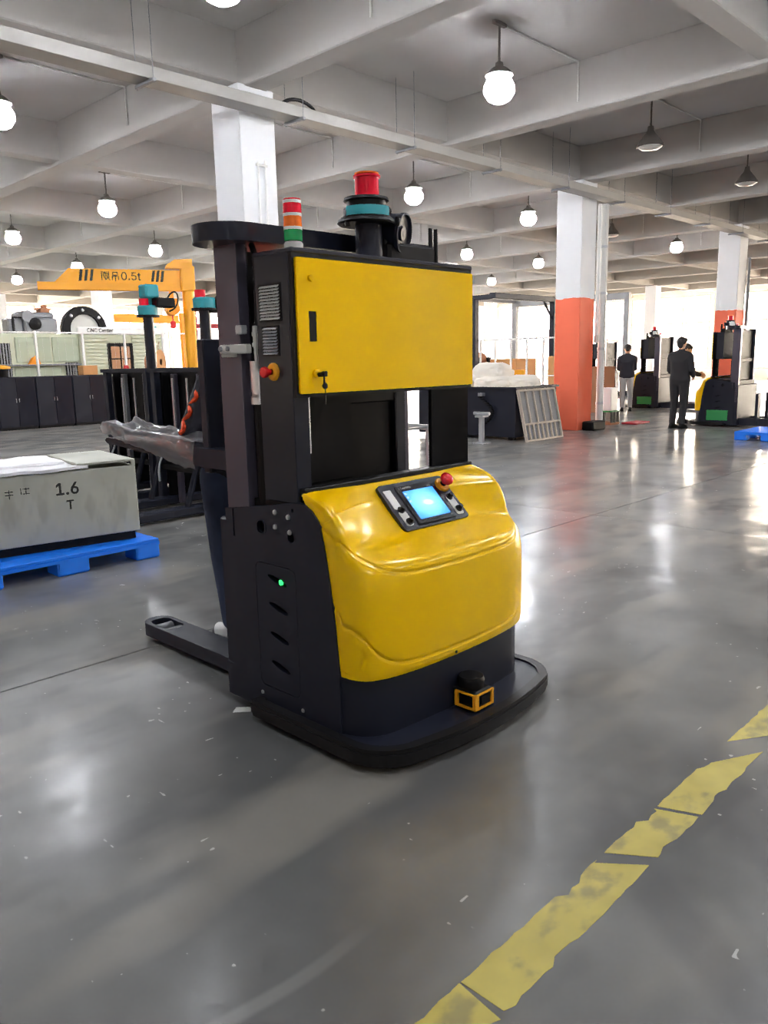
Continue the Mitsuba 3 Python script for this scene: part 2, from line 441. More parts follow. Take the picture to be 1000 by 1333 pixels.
for x, y in LAMPS:
    on = (x, y) not in OFF
    far = (x, y) not in WHERE
    near = y < 2 or x < 1
    k = thing('pendant_lamp', WHERE.get((x, y), 'lit pendant lamp hanging before the area that the photo shows' if near else 'lit pendant lamp hidden behind the columns or the yellow machine'), 'lamp', ('lit pendant lamps before the view' if near else 'lit pendant lamps far back') if far else None)
    zb = 4.70
    part(k, 'rod', cyl((x, y, zb + .28), (x, y, SLAB), .014, 8), SHADE)
    part(k, 'mount', bx(x - .12, x + .12, y - .03, y + .03, SLAB - .04, SLAB, .008), SHADE)
    part(k, 'shade', lathe(small_shade if on else shade_prof, 20, (x, y, zb)), SHADE, smooth=50)
    m = lens.copy() if on else trimesh.creation.revolve(dark_lens[::-1], sections=16)
    if m.volume < 0:
        m.invert()
    m.apply_translation((x, y, zb - .01))
    lk = part(k, 'diffuser', m, 'm_lens_off' if not on else WHITE, smooth=60)
    if on:
        scene[lk]['emitter'] = {'type': 'area', 'radiance': {'type': 'rgb', 'value': [LAMP * c for c in LAMP_RGB]}}
    bxr = 6.49 + 4.015 * math.ceil((x - 6.49) / 4.015) - .17
    part(k, 'conduit', cat([tube([(x, y, SLAB - .02), (bxr - .03, y, SLAB - .02), (bxr - .02, y, SLAB - .04), (bxr - .02, y, BEAMZ + .12)], .013, 6)]), LGREY)

# ------------------------------------------------------------------ cable tray and pipes
k = thing('cable_tray', 'long galvanised steel cable tray hung from rods under the ceiling', 'cable tray')
part(k, 'duct', cat([bx(X0 + .1, X1 - .1, 8.04, 8.32, 4.47, 4.60, .004)]), TRAY, smooth=False)
for i in range(-6, 16):
    x = 4.84 + 2.06 * i
    part(k, 'bracket', cat([bx(x - .022, x + .022, 7.98, 8.36, 4.435, 4.47, .004)]), GREYMET, smooth=False)
    for y in (8.0, 8.345):
        part(k, 'rod', cyl((x, y, 4.42), (x, y, SLAB), .005, 6), GREYMET)
k = thing('cable_loop', 'black cable looping over the cable tray beside the near column', 'cable')
scene[k] = mikit.ply(tube(bez((6.75, 8.25, 4.615), (6.8, 8.2, 4.76), (7.2, 8.2, 4.78), (7.35, 8.25, 4.615)), .022, 8), BLACK, smooth=True)
k = thing('column_conduit', 'pair of white conduits running down the near white column', 'conduit')
for dx, zt, zb in ((.02, 3.95, 2.3), (.13, 3.98, 2.2)):
    part(k, 'tube', cyl((6.44 + dx, 8.385, zb), (6.44 + dx, 8.385, zt), .014, 10), WHITE)
part(k, 'clip', bx(6.43, 6.60, 8.37, 8.40, 3.05, 3.08, .004), LGREY)
part(k, 'clip', bx(6.43, 6.60, 8.37, 8.40, 3.9, 3.93, .004), LGREY)
k = thing('drain_pipe', 'thick white drain pipe beside the orange column', 'pipe')
part(k, 'tube', cyl((14.98, 8.32, 0), (14.98, 8.32, 4.43), .075, 16), LGREY, smooth=40)
for z in (.5, 1.6, 2.7, 3.6):
    part(k, 'clamp', lathe([(.075, 0), (.084, 0), (.084, .05), (.075, .05)], 16, (14.98, 8.32, z)), ALU)
k = thing('conduit_pipe', 'thin white conduit between the orange column and the drain pipe', 'pipe')
part(k, 'tube', cyl((14.84, 8.36, 1.9), (14.84, 8.36, 4.43), .035, 12), WHITE, smooth=40)
part(k, 'box', bx(14.80, 14.88, 8.33, 8.40, 1.75, 1.9, .01), LGREY)
k = thing('far_conduit', 'thin grey conduit on the column behind the right dark truck', 'pipe')
scene[k] = mikit.ply(cyl((22.90, 8.36, .0), (22.90, 8.36, 4.0), .04, 10), GREYMET, smooth=40)

# ------------------------------------------------------------------ worn yellow floor line
k = thing('floor_line', 'worn broken yellow line painted across the concrete floor', 'floor marking')


def strip(x0, x1, ya, yb, seed, e0=0.0, e1=0.0):
    r = np.random.default_rng(seed)
    n = max(4, int((x1 - x0) / .03))
    xs = np.linspace(x0, x1, n)
    lo = ya + r.normal(0, .0025, n)
    hi = yb + r.normal(0, .0025, n)
    lo[n // 3:n // 3 + 2] += .012
    hi[2 * n // 3:2 * n // 3 + 3] -= .016
    p = [(x + (e0 * .5 if i == 0 else 0) + (e1 * .5 if i == n - 1 else 0), y) for i, (x, y) in enumerate(zip(xs, lo))]
    q = [(x - (e0 * .5 if i == 0 else 0) - (e1 * .5 if i == n - 1 else 0), y) for i, (x, y) in enumerate(zip(xs, hi))]
    poly = Polygon(p + q[::-1]).buffer(0)
    return prism(poly, 0.0, 0.0012)


for i, (a, b, e0, e1) in enumerate(((-3.0, -1.2, 0, .03), (-1.15, .4, .02, .02), (.45, 1.30, .02, -.02), (1.315, 2.00, 0, .10), (2.06, 2.37, .09, .05), (2.39, 2.86, .05, .25), (3.08, 4.1, .2, 0.05), (4.16, 6.5, 0, .03), (6.62, 9.6, 0, 0))):
    part(k, 'segment', strip(a, b, .924, 1.056, i, e0, e1), 'm_line', smooth=False)

# ------------------------------------------------------------------ the automated stacker truck (built once in detail; local frame = its place in the hall)
CX, HW = 2.425, 0.525                    # centre line and half width
XL, XR = CX - HW, CX + HW
A_EDGE = [(.32, 2.105), (.41, 2.114), (.56, 2.129), (.69, 2.148), (.82, 2.171), (.91, 2.196), (.957, 2.225), (.985, 2.262), (1.01, 2.295)]      # z, y: rear edge of the hood
C_PROF = [(.32, 1.922), (.345, 1.915), (.45, 1.912), (.60, 1.912), (.70, 1.914), (.725, 1.916), (.75, 1.926), (.768, 1.952), (.783, 1.995), (.797, 2.042), (.815, 2.090), (.838, 2.122), (.982, 2.270), (.998, 2.284), (1.01, 2.295)]
B_PROF = [(.32, 2.052), (.345, 2.045), (.54, 2.043), (.687, 2.052), (.81, 2.068), (.87, 2.082), (.92, 2.105), (.958, 2.14), (.985, 2.185), (1.0, 2.235), (1.01, 2.295)]


def hood_mesh(q=1):
    zs = np.concatenate([np.linspace(.32, .345, 5)[:-1], np.linspace(.345, .94, 150 // q)[:-1], np.linspace(.94, 1.01, 40 // q)])
    I = lambda tab: PchipInterpolator([a for a, _ in tab], [b for _, b in tab])(zs)
    A, C, B = I(A_EDGE), I(C_PROF), I(B_PROF)
    ker = np.ones(9) / 9
    sm = lambda c: np.concatenate([c[:4], np.convolve(c, ker, 'valid'), c[-4:]])
    C, B = sm(C), sm(sm(B))
    ns, nf = 16 // q, 150 // q
    th = np.linspace(-1, 1, nf)
    dxs = HW * np.sin(th * math.pi / 2 * .999) * .35 + HW * th * .65
    dxs = dxs / abs(dxs[0]) * HW
    dd = np.abs(dxs) / HW
    lo = .30 * dd ** 2 + .70 * (1 - np.sqrt(np.maximum(1 - dd ** 6, 0)))
    up = np.clip((dd - .40) / .60, 0, 1) ** 1.5
    g = np.clip((zs - .66) / .22, 0, 1)
    g = g * g * (3 - 2 * g)
    cols, arcs = [], []
    W = lambda d, l, u: l * (1 - g) + u * g
    for s in np.linspace(0, 1, ns)[:-1]:
        cols.append((np.full_like(zs, -HW), A * (1 - s) + B * s)); arcs.append(.60 + (1 - s) * .10)
    for d, l, u in zip(dxs, lo, up):
        w = W(d, l, u)
        cols.append((np.full_like(zs, d), C * (1 - w) + B * w)); arcs.append(abs(d) + max(0, abs(d) - .45) * .9)
    for s in np.linspace(1, 0, ns)[1:]:
        cols.append((np.full_like(zs, HW), A * (1 - s) + B * s)); arcs.append(.60 + (1 - s) * .10)
    X = np.array([c[0] for c in cols])
    Y = np.array([c[1] for c in cols])
    Z = np.broadcast_to(zs, X.shape)
    Z = Z.copy()
    fy = np.gradient(Y, axis=1) / np.gradient(Z, axis=1)          # soft shoulder between the front or top and the side walls
    rf = .042
    e_ = np.clip((np.abs(X) - (HW - rf)) / rf, 0, 1)
    dl = (rf - np.sqrt(np.maximum(rf * rf - (e_ * rf) ** 2, 0)))
    fc = slice(ns - 1, ns - 1 + nf)
    w_ = dl / np.sqrt(1 + fy ** 2) * np.where(zs > .96, 1 - .5 * (zs - .96) / .05, 1)[None, :]
    for c in range(ns - 1, ns - 1 + nf):
        Y[c] = np.minimum(Y[c] + w_[c], np.maximum(A - .004, Y[c]))
        Z[c] = Z[c] - w_[c] * np.minimum(fy[c], 4)
    Z[:, 0] = .32
    for c0, cols_ in ((ns - 1, range(ns - 1)), (ns - 2 + nf, range(ns - 1 + nf, 2 * ns - 2 + nf))):
        for c in cols_:
            s = c / (ns - 1) if c < ns else (2 * ns - 3 + nf - c) / (ns - 1)
            Y[c] = A * (1 - s) + Y[c0] * s
            Z[c] = Z[c0]
    arcs = np.array(arcs)
    groove = np.zeros_like(X)
    for tab in ([(0, .712), (.33, .716), (.42, .735), (.50, .785), (.58, .845), (.66, .885), (.72, .90)], [(0, .362), (.33, .366), (.42, .388), (.50, .44), (.58, .52), (.66, .575), (.72, .60)]):
        zc = np.interp(arcs, [a for a, _ in tab], [b for _, b in tab])
        zc = np.convolve(np.pad(zc, 7, mode='edge'), np.ones(15) / 15, 'valid')
        groove = np.maximum(groove, np.exp(-((Z - zc[:, None]) / .0062) ** 2))
    Y = Y + .006 * groove * (np.abs(X) < HW * .995)
    X = X * (1 - .006 / HW * groove * (np.abs(X) > HW * .8))
    P = np.stack([CX + X, Y, Z], -1)
    n, m = X.shape
    idx = np.arange(n * m).reshape(n, m)
    f = np.concatenate([np.stack([idx[:-1, :-1], idx[1:, :-1], idx[1:, 1:]], -1).reshape(-1, 3), np.stack([idx[:-1, :-1], idx[1:, 1:], idx[:-1, 1:]], -1).reshape(-1, 3)])
    v = P.reshape(-1, 3)
    # closed underside and back
    back = np.stack([idx[0, :-1], idx[0, 1:], idx[-1, 1:]], -1), np.stack([idx[0, :-1], idx[-1, 1:], idx[-1, :-1]], -1)
    c = len(v)
    v = np.vstack([v, [CX, 2.06, .32]])
    fan = np.stack([idx[1:, 0], idx[:-1, 0], np.full(n - 1, c)], -1)
    shell = trimesh.Trimesh(v, f, process=False)
    return trimesh.Trimesh(v, np.vstack([f, *back, fan]), process=False)


def plan_curve(y0, front, rad, hw, bow, yrear, n=10):
    """closed plan outline: straight sides, rounded corners, bowed front"""
    pts = [(CX - hw, yrear)]
    yc = front + bow + rad
    for a in np.linspace(180, 262, n):
        pts.append((CX - hw + rad + rad * math.cos(math.radians(a)), yc + rad * math.sin(math.radians(a))))
    xa = pts[-1][0]
    ya = pts[-1][1]
    for x in np.linspace(xa, 2 * CX - xa, 15)[1:-1]:
        u = (x - CX) / (xa - CX)
        pts.append((x, front + (ya - front) * u * u))
    pts += [(2 * CX - px_, py_) for px_, py_ in pts[::-1] if True][0:]
    return Polygon(pts).buffer(0)


SLOTS = [(.634, True), (.517, False), (.390, False), (.264, False)]


def lens_poly(y, z, L=.122, w=.026, ang=13):
    t = np.linspace(0, math.pi, 12)
    p = [(L / 2 * math.cos(a), w / 2 * math.sin(a)) for a in t] + [(-L / 2 * math.cos(a), -w / 2 * math.sin(a)) for a in t[1:-1]]
    return affinity.translate(affinity.rotate(Polygon(p), ang, origin=(0, 0)), y, z)


def truck(label, M=None, group=None, detail=True, label_extra=None, raised=True):
    k = thing('stacker_truck', label, 'pallet stacker', group)
    P = lambda name, mesh, mat, smooth=30, parent=None, label=None, **kw: part(parent or k, name, mesh, mat, smooth, M, label, **kw)
    # chassis: bumper plate, rubber lip, skirt, body core
    plate = plan_curve(0, 1.775, .20, .575, .045, 2.60)
    P('bumper', prism(plate.buffer(-.012), .045, .088), DARK, 30)
    rub = plate.buffer(.012).difference(plate.buffer(-.03))
    P('bumper_strip', cat([prism(rub, .028, .096), prism(plate.buffer(.018).difference(plate.buffer(-.02)), .045, .08)]), RUBBER, 30, label='black rubber bumper lip')
    skirt = plan_curve(0, 1.945, .16, .524, .02, 2.14)
    P('skirt', prism(skirt, .06, .335), DARK, 40)
    core = Polygon([(2.2, .30), (2.24, .9), (2.32, .985), (2.80, .93), (2.80, .07), (2.2, .07)])
    P('body', prism(core, XL + .03, XR - .03, 'x'), BLACK, False)
    # side panels with vent slots, service cover and bolts
    outline = Polygon([(2.80, .07), (2.795, .895), (2.52, .935), (2.33, .968), (2.27, .965), (2.232, .945)] + [(y, z) for z, y in A_EDGE[:6]][::-1] + [(2.105, .30), (2.105, .07)])
    cover = rrect(2.345, 2.60, .16, .695, .03)
    rear_cut = sbox(2.735, .78, 2.745, .90)
    holes = [lens_poly(2.462, z) for z, _ in SLOTS]
    rnd = [Point(2.55, .845).buffer(.032, quad_segs=8), Point(2.362, .825).buffer(.02, quad_segs=6), Point(2.345, .955 - .02).buffer(.008, quad_segs=5)]
    for side in (0, 1):
        a, b = (XL - .008, XL + .016) if side == 0 else (XR - .016, XR + .008)
        ph = outline.difference(unary_union([cover.buffer(.0022), rear_cut] + rnd))
        sp = P('side_panel', prism(ph, a, b, 'x'), DARK, False)
        P('service_cover', prism(cover.difference(unary_union(holes)), a + (.0005 if side == 0 else 0), b - (0 if side == 0 else .0005), 'x'), DARK, False, sp)
        if not detail:
            if label_extra:
                xs = a - .004 if side == 0 else b
                P('warning_sign', bx(xs, xs + .004, 2.25, 2.68, .13, .34), GREEN, False, sp, 'green rectangular sign low on the side')
            continue
        sx = XL - .008 if side == 0 else XR + .008
        d = -1 if side == 0 else 1
        for yy, zz in ((2.452, .905), (2.37, .895), (2.455, .845), (2.365, .835)):
            P('bolt', lathe([(0, 0), (.011, 0), (.011, .005), (.007, .009), (0, .009)], 10, (sx, yy, zz + .012), (d, 0, 0)), CHROME, 40, sp)
        for yy, zz in ((2.595, .12), (2.33, .115)):
            P('bolt', lathe([(0, 0), (.009, 0), (.008, .004), (0, .005)], 10, (sx, yy, zz), (d, 0, 0)), STEEL, 40, sp)
        P('ring', lathe([(.026, -.01), (.034, -.01), (.034, .003), (.026, .003)], 20, (sx, 2.55, .845), (d, 0, 0)), DARK, 40, sp)
        if side == 0:
            P('status_light', lathe([(0, 0), (.012, 0), (.012, .006), (0, .012)], 12, (XL - .004, 2.437, .631), (-1, 0, 0)), 'm_status', 50, sp, 'glowing green indicator light', )
    P('rear_block', cat([bx(XL - .004, XL + .1, 2.66, 2.86, .035, .20, .008), bx(XR - .1, XR + .004, 2.66, 2.86, .035, .20, .008), bx(XL, XR, 2.78, 2.86, .05, .85, .01)]), DARK, False)
    # hood
    hd = P('hood', hood_mesh() if detail else hood_mesh(4), YELLOW, 42)
    P('ledge', bx(XL + .012, XR - .012, 2.285, 2.34, 1.0, 1.022, .004), BLACK, False)
    if detail:
        for zz, xx in ((.335, 2.36), (.335, 2.74)):
            P('hood_screw', lathe([(0, 0), (.006, 0), (.006, .003), (0, .004)], 10, (xx, 1.9165 + .03 * (abs(xx - CX) > .25), zz), (0, -1, 0)), BLACK, 40, hd)
        # control panel on the 44 degree slope
        o = np.array([2.262, 2.262, .984])
        ex = np.array([1.0, 0, 0])
        ey = np.array([0, -.168, -.1635]); L = np.linalg.norm(ey); ey = ey / L
        ez = np.cross(ey, ex); ez = ez / np.linalg.norm(ez)
        ez = ez if ez[2] > 0 else -ez
        S = np.eye(4)
        S[:3, 0], S[:3, 1], S[:3, 2], S[:3, 3] = ex, -ey, ez, o + ey * L      # origin at the lower left corner, y up the slope
        PW, PH = .408, L
        on = lambda m: xf(m, S)
        cp = P('control_panel', on(prism(rrect(0, PW, 0, PH, .018), -.02, .007)), DARK, False)
        P('screen_bezel', on(bx(.088, .325, .012, .212, .006, .014, .003)), 'm_screen_black', False, cp)
        v = np.array([(.112, .035, .0145), (.303, .035, .0145), (.303, .182, .0145), (.112, .182, .0145)])
        sc = trimesh.Trimesh(xf(trimesh.Trimesh(v, [(0, 1, 2), (0, 2, 3)], process=False), S).vertices, [(0, 1, 2), (0, 2, 3)], process=False)
        sk = P('screen', sc, BLACK, False, cp, 'lit blue touch screen', uv=np.array([(0, 0), (1, 0), (1, 1), (0, 1.0)]))
        scene[sk]['emitter'] = {'type': 'area', 'radiance': mikit.proc(lambda p, n, uv: 0.6 * screen_color(p, n, uv))}
        for i in range(3):
            ic = on(bx(.117, .128, .164 - .02 * i, .173 - .02 * i, .0146, .0152))
            P('screen_icon', ic, WHITE, False, cp)
        P('lettering', on(xf(meshkit.text_mesh('TouchWin', .010, .0008, False), move(.112, .194, .0142))), LGREY, False, cp)
        P('sticker', on(prism(Polygon([(.018, .11), (.06, .095), (.06, .205), (.018, .205)]).buffer(-.004).buffer(.004), .007, .0085)), WHITE, False, cp, 'white label on the left of the panel')
        P('sticker', on(prism(rrect(.024, .066, .02, .095, .01), .007, .0085)), LGREY, False, cp, 'silver label plate')
        P('sticker', on(prism(rrect(.345, .39, .02, .125, .01), .007, .0085)), LGREY, False, cp, 'silver label plate')
        for u, w_ in ((.045, .100), (.049, .04), (.366, .115), (.372, .048)):
            P('knob', on(lathe([(0, 0), (.016, 0), (.016, .006), (.011, .008), (.010, .024), (0, .026)], 16, (u, w_, .007))), BLACK, 40, cp)
        es = P('emergency_button', on(lathe([(0, .02), (.012, .02), (.014, .030), (.026, .032), (.030, .044), (.027, .056), (.014, .064), (0, .066)], 24, (.374, .182, .006))), RED, 50, cp, 'red mushroom emergency stop button')
        P('collar', on(lathe([(.014, 0), (.035, 0), (.035, .010), (.032, .014), (.014, .014)], 24, (.370, .180, .006))), CRANE, 40, es)
    # upright frame: left and right legs carrying the cabinet
    P('frame_leg', cat([bx(XL, XL + .018, 2.318, 2.52, .96, 1.90, .004), bx(XL, XL + .075, 2.318, 2.34, 1.0, 1.40, .004), bx(XL + .0, XL + .03, 2.50, 2.52, .96, 1.9)]), DARKGL, False)
    P('frame_leg', cat([bx(2.684, XR, 2.318, 2.338, 1.0, 1.40, .004), bx(XR - .016, XR, 2.318, 2.38, 1.0, 1.9, .004)]), BLKGL, False)
    P('guide_rod', cyl((1.995, 2.40, 1.02), (1.995, 2.40, 1.40), .008, 10), CHROME, 40)
    P('guide_rod', cyl((2.035, 2.40, 1.14), (2.035, 2.40, 1.40), .010, 10), STEEL, 40)
    cab = P('cabinet', cat([bx(XL + .012, XR - .002, 2.316, 2.52, 1.372, 1.895, .006), bx(XL - .002, XR + .002, 2.296, 2.53, 1.888, 1.906, .004)]), DARK, False)
    P('door_frame', prism(sbox(XL + .001, 1.366, XR - .001, 1.888).difference(sbox(XL + .03, 1.41, XR - .03, 1.85)), 2.300, 2.318, 'y'), BLACK, False, cab)
    slot = sbox(1.966, 1.572, 2.002, 1.682)
    dr_ = P('door', prism(rrect(XL + .012, XR - .004, 1.380, 1.872, .006, 3).difference(slot), 2.290, 2.3125, 'y'), DOORYEL, False, cab, 'yellow cabinet door')
    P('slot_back', bx(1.966, 2.002, 2.2915, 2.3125, 1.572, 1.682), BLACK, False, dr_)
    if detail:
        P('lock', cat([lathe([(0, 0), (.016, 0), (.016, .010), (.010, .014), (0, .014)], 18, (1.99, 2.29, 1.455), (0, -1, 0))]), DOORYEL, 40, dr_)
        P('key', cat([lathe([(0, 0), (.009, 0), (.009, .022), (0, .022)], 12, (1.994, 2.276, 1.450), (0, -1, 0)), bx(1.991, 2.012, 2.245, 2.262, 1.442, 1.462, .003), bx(1.994, 2.000, 2.250, 2.254, 1.415, 1.445), cyl((1.998, 2.252, 1.408), (1.998, 2.247, 1.408), .012, 12), tube([(1.998, 2.25, 1.40), (2.0, 2.25, 1.38), (1.998, 2.25, 1.34)], .002, 5)]), BLACK, 30, dr_, 'small black key with a tag')
        P('latch', lathe([(0, 0), (.013, 0), (.011, .010), (0, .013)], 16, (1.978, 2.29, 1.80), (0, -1, 0)), DOORYEL, 50, dr_)
        # vents on the left side of the cabinet
        for (ya, yb, za, zb, n_, mat, lab) in ((2.372, 2.492, 1.655, 1.782, 11, LGREY, 'silver louvred vent'), (2.392, 2.482, 1.527, 1.630, 9, ALU, 'dark grey louvred vent')):
            vg = P('vent_grille', prism(sbox(ya - .006, za - .006, yb + .006, zb + .006).difference(sbox(ya, za, yb, zb)), XL - .004, XL + .004, 'x'), BLACK, False, None, lab)
            P('vent_back', bx(XL - .001, XL + .001, ya, yb, za, zb), BLACK, False, vg)
            h = (zb - za) / n_
            for i in range(n_):
                zc = za + (i + .5) * h
                lv = Polygon([(XL - .001, zc + h * .42), (XL - .001, zc + h * .30), (XL - .009, zc - h * .42), (XL - .009, zc - h * .30)]).convex_hull
                P('slat', prism(lv, ya + .002, yb - .002, 'y'), mat, False, vg)
        es = P('emergency_button', lathe([(0, .012), (.011, .012), (.011, .026), (.019, .028), (.022, .038), (.019, .047), (0, .052)], 20, (XL, 2.438, 1.462), (-1, 0, 0)), RED, 50, None, 'red emergency stop button on the cabinet side')
        P('collar', lathe([(0, 0), (.034, 0), (.034, .006), (.028, .013), (.012, .013)], 24, (XL, 2.428, 1.463), (-1, 0, 0)), CRANE, 40, es)
    # mast
    for s, xa in ((0, XL), (1, XR - .085)):
        x_out, x_in = (xa, xa + .085) if s == 0 else (xa + .085, xa)
        d = 1 if s == 0 else -1
        oy = .065 * s
        web = bx(x_out, x_out + d * .02, 2.635 + oy, 2.785 + oy, .5, 1.96, .004)
        P('mast_post', cat([web, bx(x_out, x_out + d * .085, 2.765 + oy, 2.785 + oy, .5, 1.96, .003), bx(x_out, x_out + d * .05, 2.635 + oy, 2.65 + oy, .5, 1.96, .003)]), MASTM, False)
        P('inner_mast', cat([bx(x_out + d * .03, x_out + d * .10, 2.69, 2.76, .4, 1.96, .006)]), DARKGL, False)
        if s == 1:
            continue                                       # the chain, hoses and lift cylinder run on the left
        if detail:
            ch = []
            for i in range(40):
                z = 1.0 + i * .0225
                ch.append(bx(x_out + d * .060, x_out + d * .074, 2.592, 2.606, z, z + .017, .003) if i % 2 else bx(x_out + d * .055, x_out + d * .079, 2.589, 2.609, z, z + .017, .004))
            P('lift_chain', cat(ch), GREYMET, False, kind='stuff')
            P('hose', tube(bez((x_out + d * .03, 2.555, 1.62), (x_out + d * .03, 2.555, 1.8), (x_out + d * .05, 2.56, 1.9), (x_out + d * .05, 2.6, 1.95)), .012, 8), BLACK, True)
            P('hydraulic_fitting', cat([cyl((x_out + d * .015, 2.555, 1.555), (x_out + d * .015, 2.555, 1.64), .010, 10), cyl((x_out + d * .015, 2.555, 1.60), (x_out + d * .015, 2.555, 1.615), .015, 6), cyl((x_out + d * .015, 2.555, 1.56), (x_out + d * .015, 2.555, 1.575), .015, 6)]), LGREY, 40)
            P('hydraulic_pipe', tube(bez((x_out + d * .015, 2.555, 1.56), (x_out + d * .015, 2.555, 1.50), (x_out + d * .0, 2.54, 1.48), (x_out + d * .03, 2.53, 1.44)), .008, 8), LGREY, True)
        P('lift_cylinder', cat([cyl((x_out + d * .055, 2.585, .55), (x_out + d * .055, 2.585, 1.34), .033, 20)]), BLACK, 40)
        P('cylinder_sleeve', lathe([(0, 0), (.036, 0), (.036, .028), (.031, .034), (.031, .05), (.034, .05), (.034, .17), (0, .17)], 24, (x_out + d * .045, 2.585, 1.335)), CHROME, 40)
        if detail:
            cl = P('clamp', cat([bx(x_out - d * .02, x_out + d * .012, 2.575, 2.755, 1.535, 1.572, .005), bx(x_out - d * .015, x_out + d * .01, 2.66, 2.75, 1.522, 1.536, .003)]), LGREY, False)
            for yy in (2.74, 2.69):
                P('bolt', lathe([(0, 0), (.010, 0), (.010, .008), (0, .009)], 8, (x_out - d * .02, yy, 1.555), (-d, 0, 0)), GREYMET, 40, cl)
            P('lug', bx(x_out - d * .012, x_out + d * .02, 2.61, 2.65, 1.61, 1.645, .004), ALU, False)
    top = LineString([(1.915, 2.69), (2.935, 2.69)]).buffer(.145, quad_segs=10)
    P('mast_head', prism(top, 1.955, 2.022), DARKGL, 40)
    P('crossbar', bx(XL + .02, XR - .02, 2.70, 2.76, 1.30, 1.38, .006), BLACK, False)
    P('crossbar', bx(XL + .02, XR - .02, 2.70, 2.76, .6, .7, .006), BLACK, False)
    P('mast_guard', bx(XL + .06, XR - .06, 2.72, 2.735, .5, 1.94), BLACK, False)
    P('carriage_plate', bx(2.05, 2.44, 2.575, 2.60, .98, 1.40, .004), BLACK, False)
    # base legs with load rollers
    for xc in (2.13, 2 * CX - 2.13):
        leg = LineString([(xc, 2.7), (xc, 3.85)]).buffer(.08, quad_segs=8)
        hole = rrect(xc - .055, xc + .055, 3.66, 3.88, .045)
        lg = P('base_leg', prism(leg.difference(hole), .03, .10), DARK, 30)
        for yy in (3.72, 3.82):
            P('roller', cyl((xc - .056, yy, .055), (xc + .056, yy, .055), .033, 14), GREYMET, 40, lg)
    # lifting carriage and forks
    zf = 1.05 if raised else .12
    cg = P('fork_carriage', cat([bx(2.0, 2.85, 2.80, 2.86, zf - .02, zf + .10, .006), bx(2.0, 2.85, 2.80, 2.86, zf + .38, zf + .45, .006)]), DARK, False)
    for xc in (2.13, 2 * CX - 2.13):
        pr_ = Polygon([(2.80, zf - .03), (3.2, zf - .03), (4.13, zf + .03), (4.15, zf + .045), (4.13, zf + .06), (2.80, zf + .06)])
        P('fork', prism(pr_, xc - .08, xc + .08, 'x'), DARK, False, cg)
        P('backrest', bx(xc - .06, xc + .10, 3.16, 3.215, zf - .06, zf + .56, .006), DARK, False, cg)
    # on the roof: beacon tower, navigation scanner on a pole, blower, aerials
    tw = P('tower_light', lathe([(0, 0), (.036, 0), (.036, .03), (.031, .036), (0, .036)], 20, (1.998, 2.40, 1.905)), LGREY, 40, None, 'stacked red, orange and green signal light')
    for z0, h, mat, nm in ((.040, .038, GREENL, 'green_lens'), (.088, .038, AMBER, 'amber_lens'), (.136, .036, REDLENS, 'red_lens')):
        P(nm, lathe([(0, 0), (.034, 0), (.034, h), (0, h)], 20, (1.998, 2.40, 1.905 + z0)), mat, 40, tw)
        P('spacer', lathe([(0, 0), (.035, 0), (.035, .011), (0, .011)], 20, (1.998, 2.40, 1.905 + z0 + h)), WHITE, 40, tw)
    P('tower_cap', lathe([(0, 0), (.034, 0), (.030, .006), (0, .009)], 20, (1.998, 2.40, 2.088)), REDLENS, 40, tw)
    sx, sy = 2.418, 2.42
    pole = P('scanner_pole', lathe([(0, 0), (.065, 0), (.065, .012), (.056, .014), (.056, .150), (0, .150)], 24, (sx, sy, 1.905)), DARK, 40)
    P('scanner_plate', cat([lathe([(0, 0), (.115, 0), (.120, .006), (.115, .018), (0, .018)], 32, (sx - .012, sy, 2.045)), cyl((sx + .08, sy - .09, 2.04), (sx + .08, sy - .09, 2.075), .01, 8), cyl((sx - .12, sy, 2.03), (sx - .12, sy, 2.065), .01, 8)]), BLACK, 30, pole)
    ls = P('laser_scanner', lathe([(0, 0), (.105, 0), (.105, .010), (.096, .012), (.094, .045), (.080, .050), (.080, .072), (.094, .074), (.09, .085), (0, .088)], 32, (sx - .01, sy, 2.063)), BLACK, 40, pole)
    arc = [(math.cos(a), math.sin(a)) for a in np.radians(np.linspace(175, 285, 20))]
    band = Polygon([(sx - .01 + .106 * c, sy + .106 * s) for c, s in arc] + [(sx - .01 + .088 * c, sy + .088 * s) for c, s in arc[::-1]])
    P('teal_band', prism(band, 2.072, 2.108), TEAL, 40, ls)
    bc = P('beacon', lathe([(0, 0), (.053, 0), (.053, .01), (.049, .012), (.049, .078), (.056, .080), (.056, .088), (.03, .094), (0, .095)], 24, (sx - .004, sy, 2.148)), REDLENS, 40, pole, 'red beacon on top of the scanner')
    P('beacon_cap', lathe([(0, 0), (.05, 0), (.05, .006), (0, .01)], 20, (sx - .004, sy, 2.24)), AMBER, 40, bc)
    bl = P('blower_bracket', cat([bx(2.50, 2.80, 2.38, 2.47, 1.905, 1.985, .012), bx(2.50, 2.60, 2.40, 2.46, 1.96, 2.02, .01)]), BLACK, False)
    ax = np.array([.35, -.92, -.15]); ax /= np.linalg.norm(ax)
    P('blower', lathe([(0, -.10), (.06, -.10), (.075, -.07), (.078, .03), (.083, .035), (.083, .05), (.076, .052), (.074, .04), (.05, .035), (.03, .036), (.028, .045), (0, .046)], 28, (2.57, 2.42, 2.03), ax), DARK, 35, bl, 'round black blower motor')
    P('blower_cover', lathe([(0, -.10), (.07, -.10), (.085, -.05), (.083, .0), (.07, .0), (.06, -.08), (0, -.08)], 20, (2.655, 2.50, 2.03), ax), WHITE, 40, bl, 'white plastic cap behind the blower')
    P('blower_port', cyl((2.46, 2.43, 2.10), (2.55, 2.43, 2.115), .018, 12), BLACK, 40, bl)
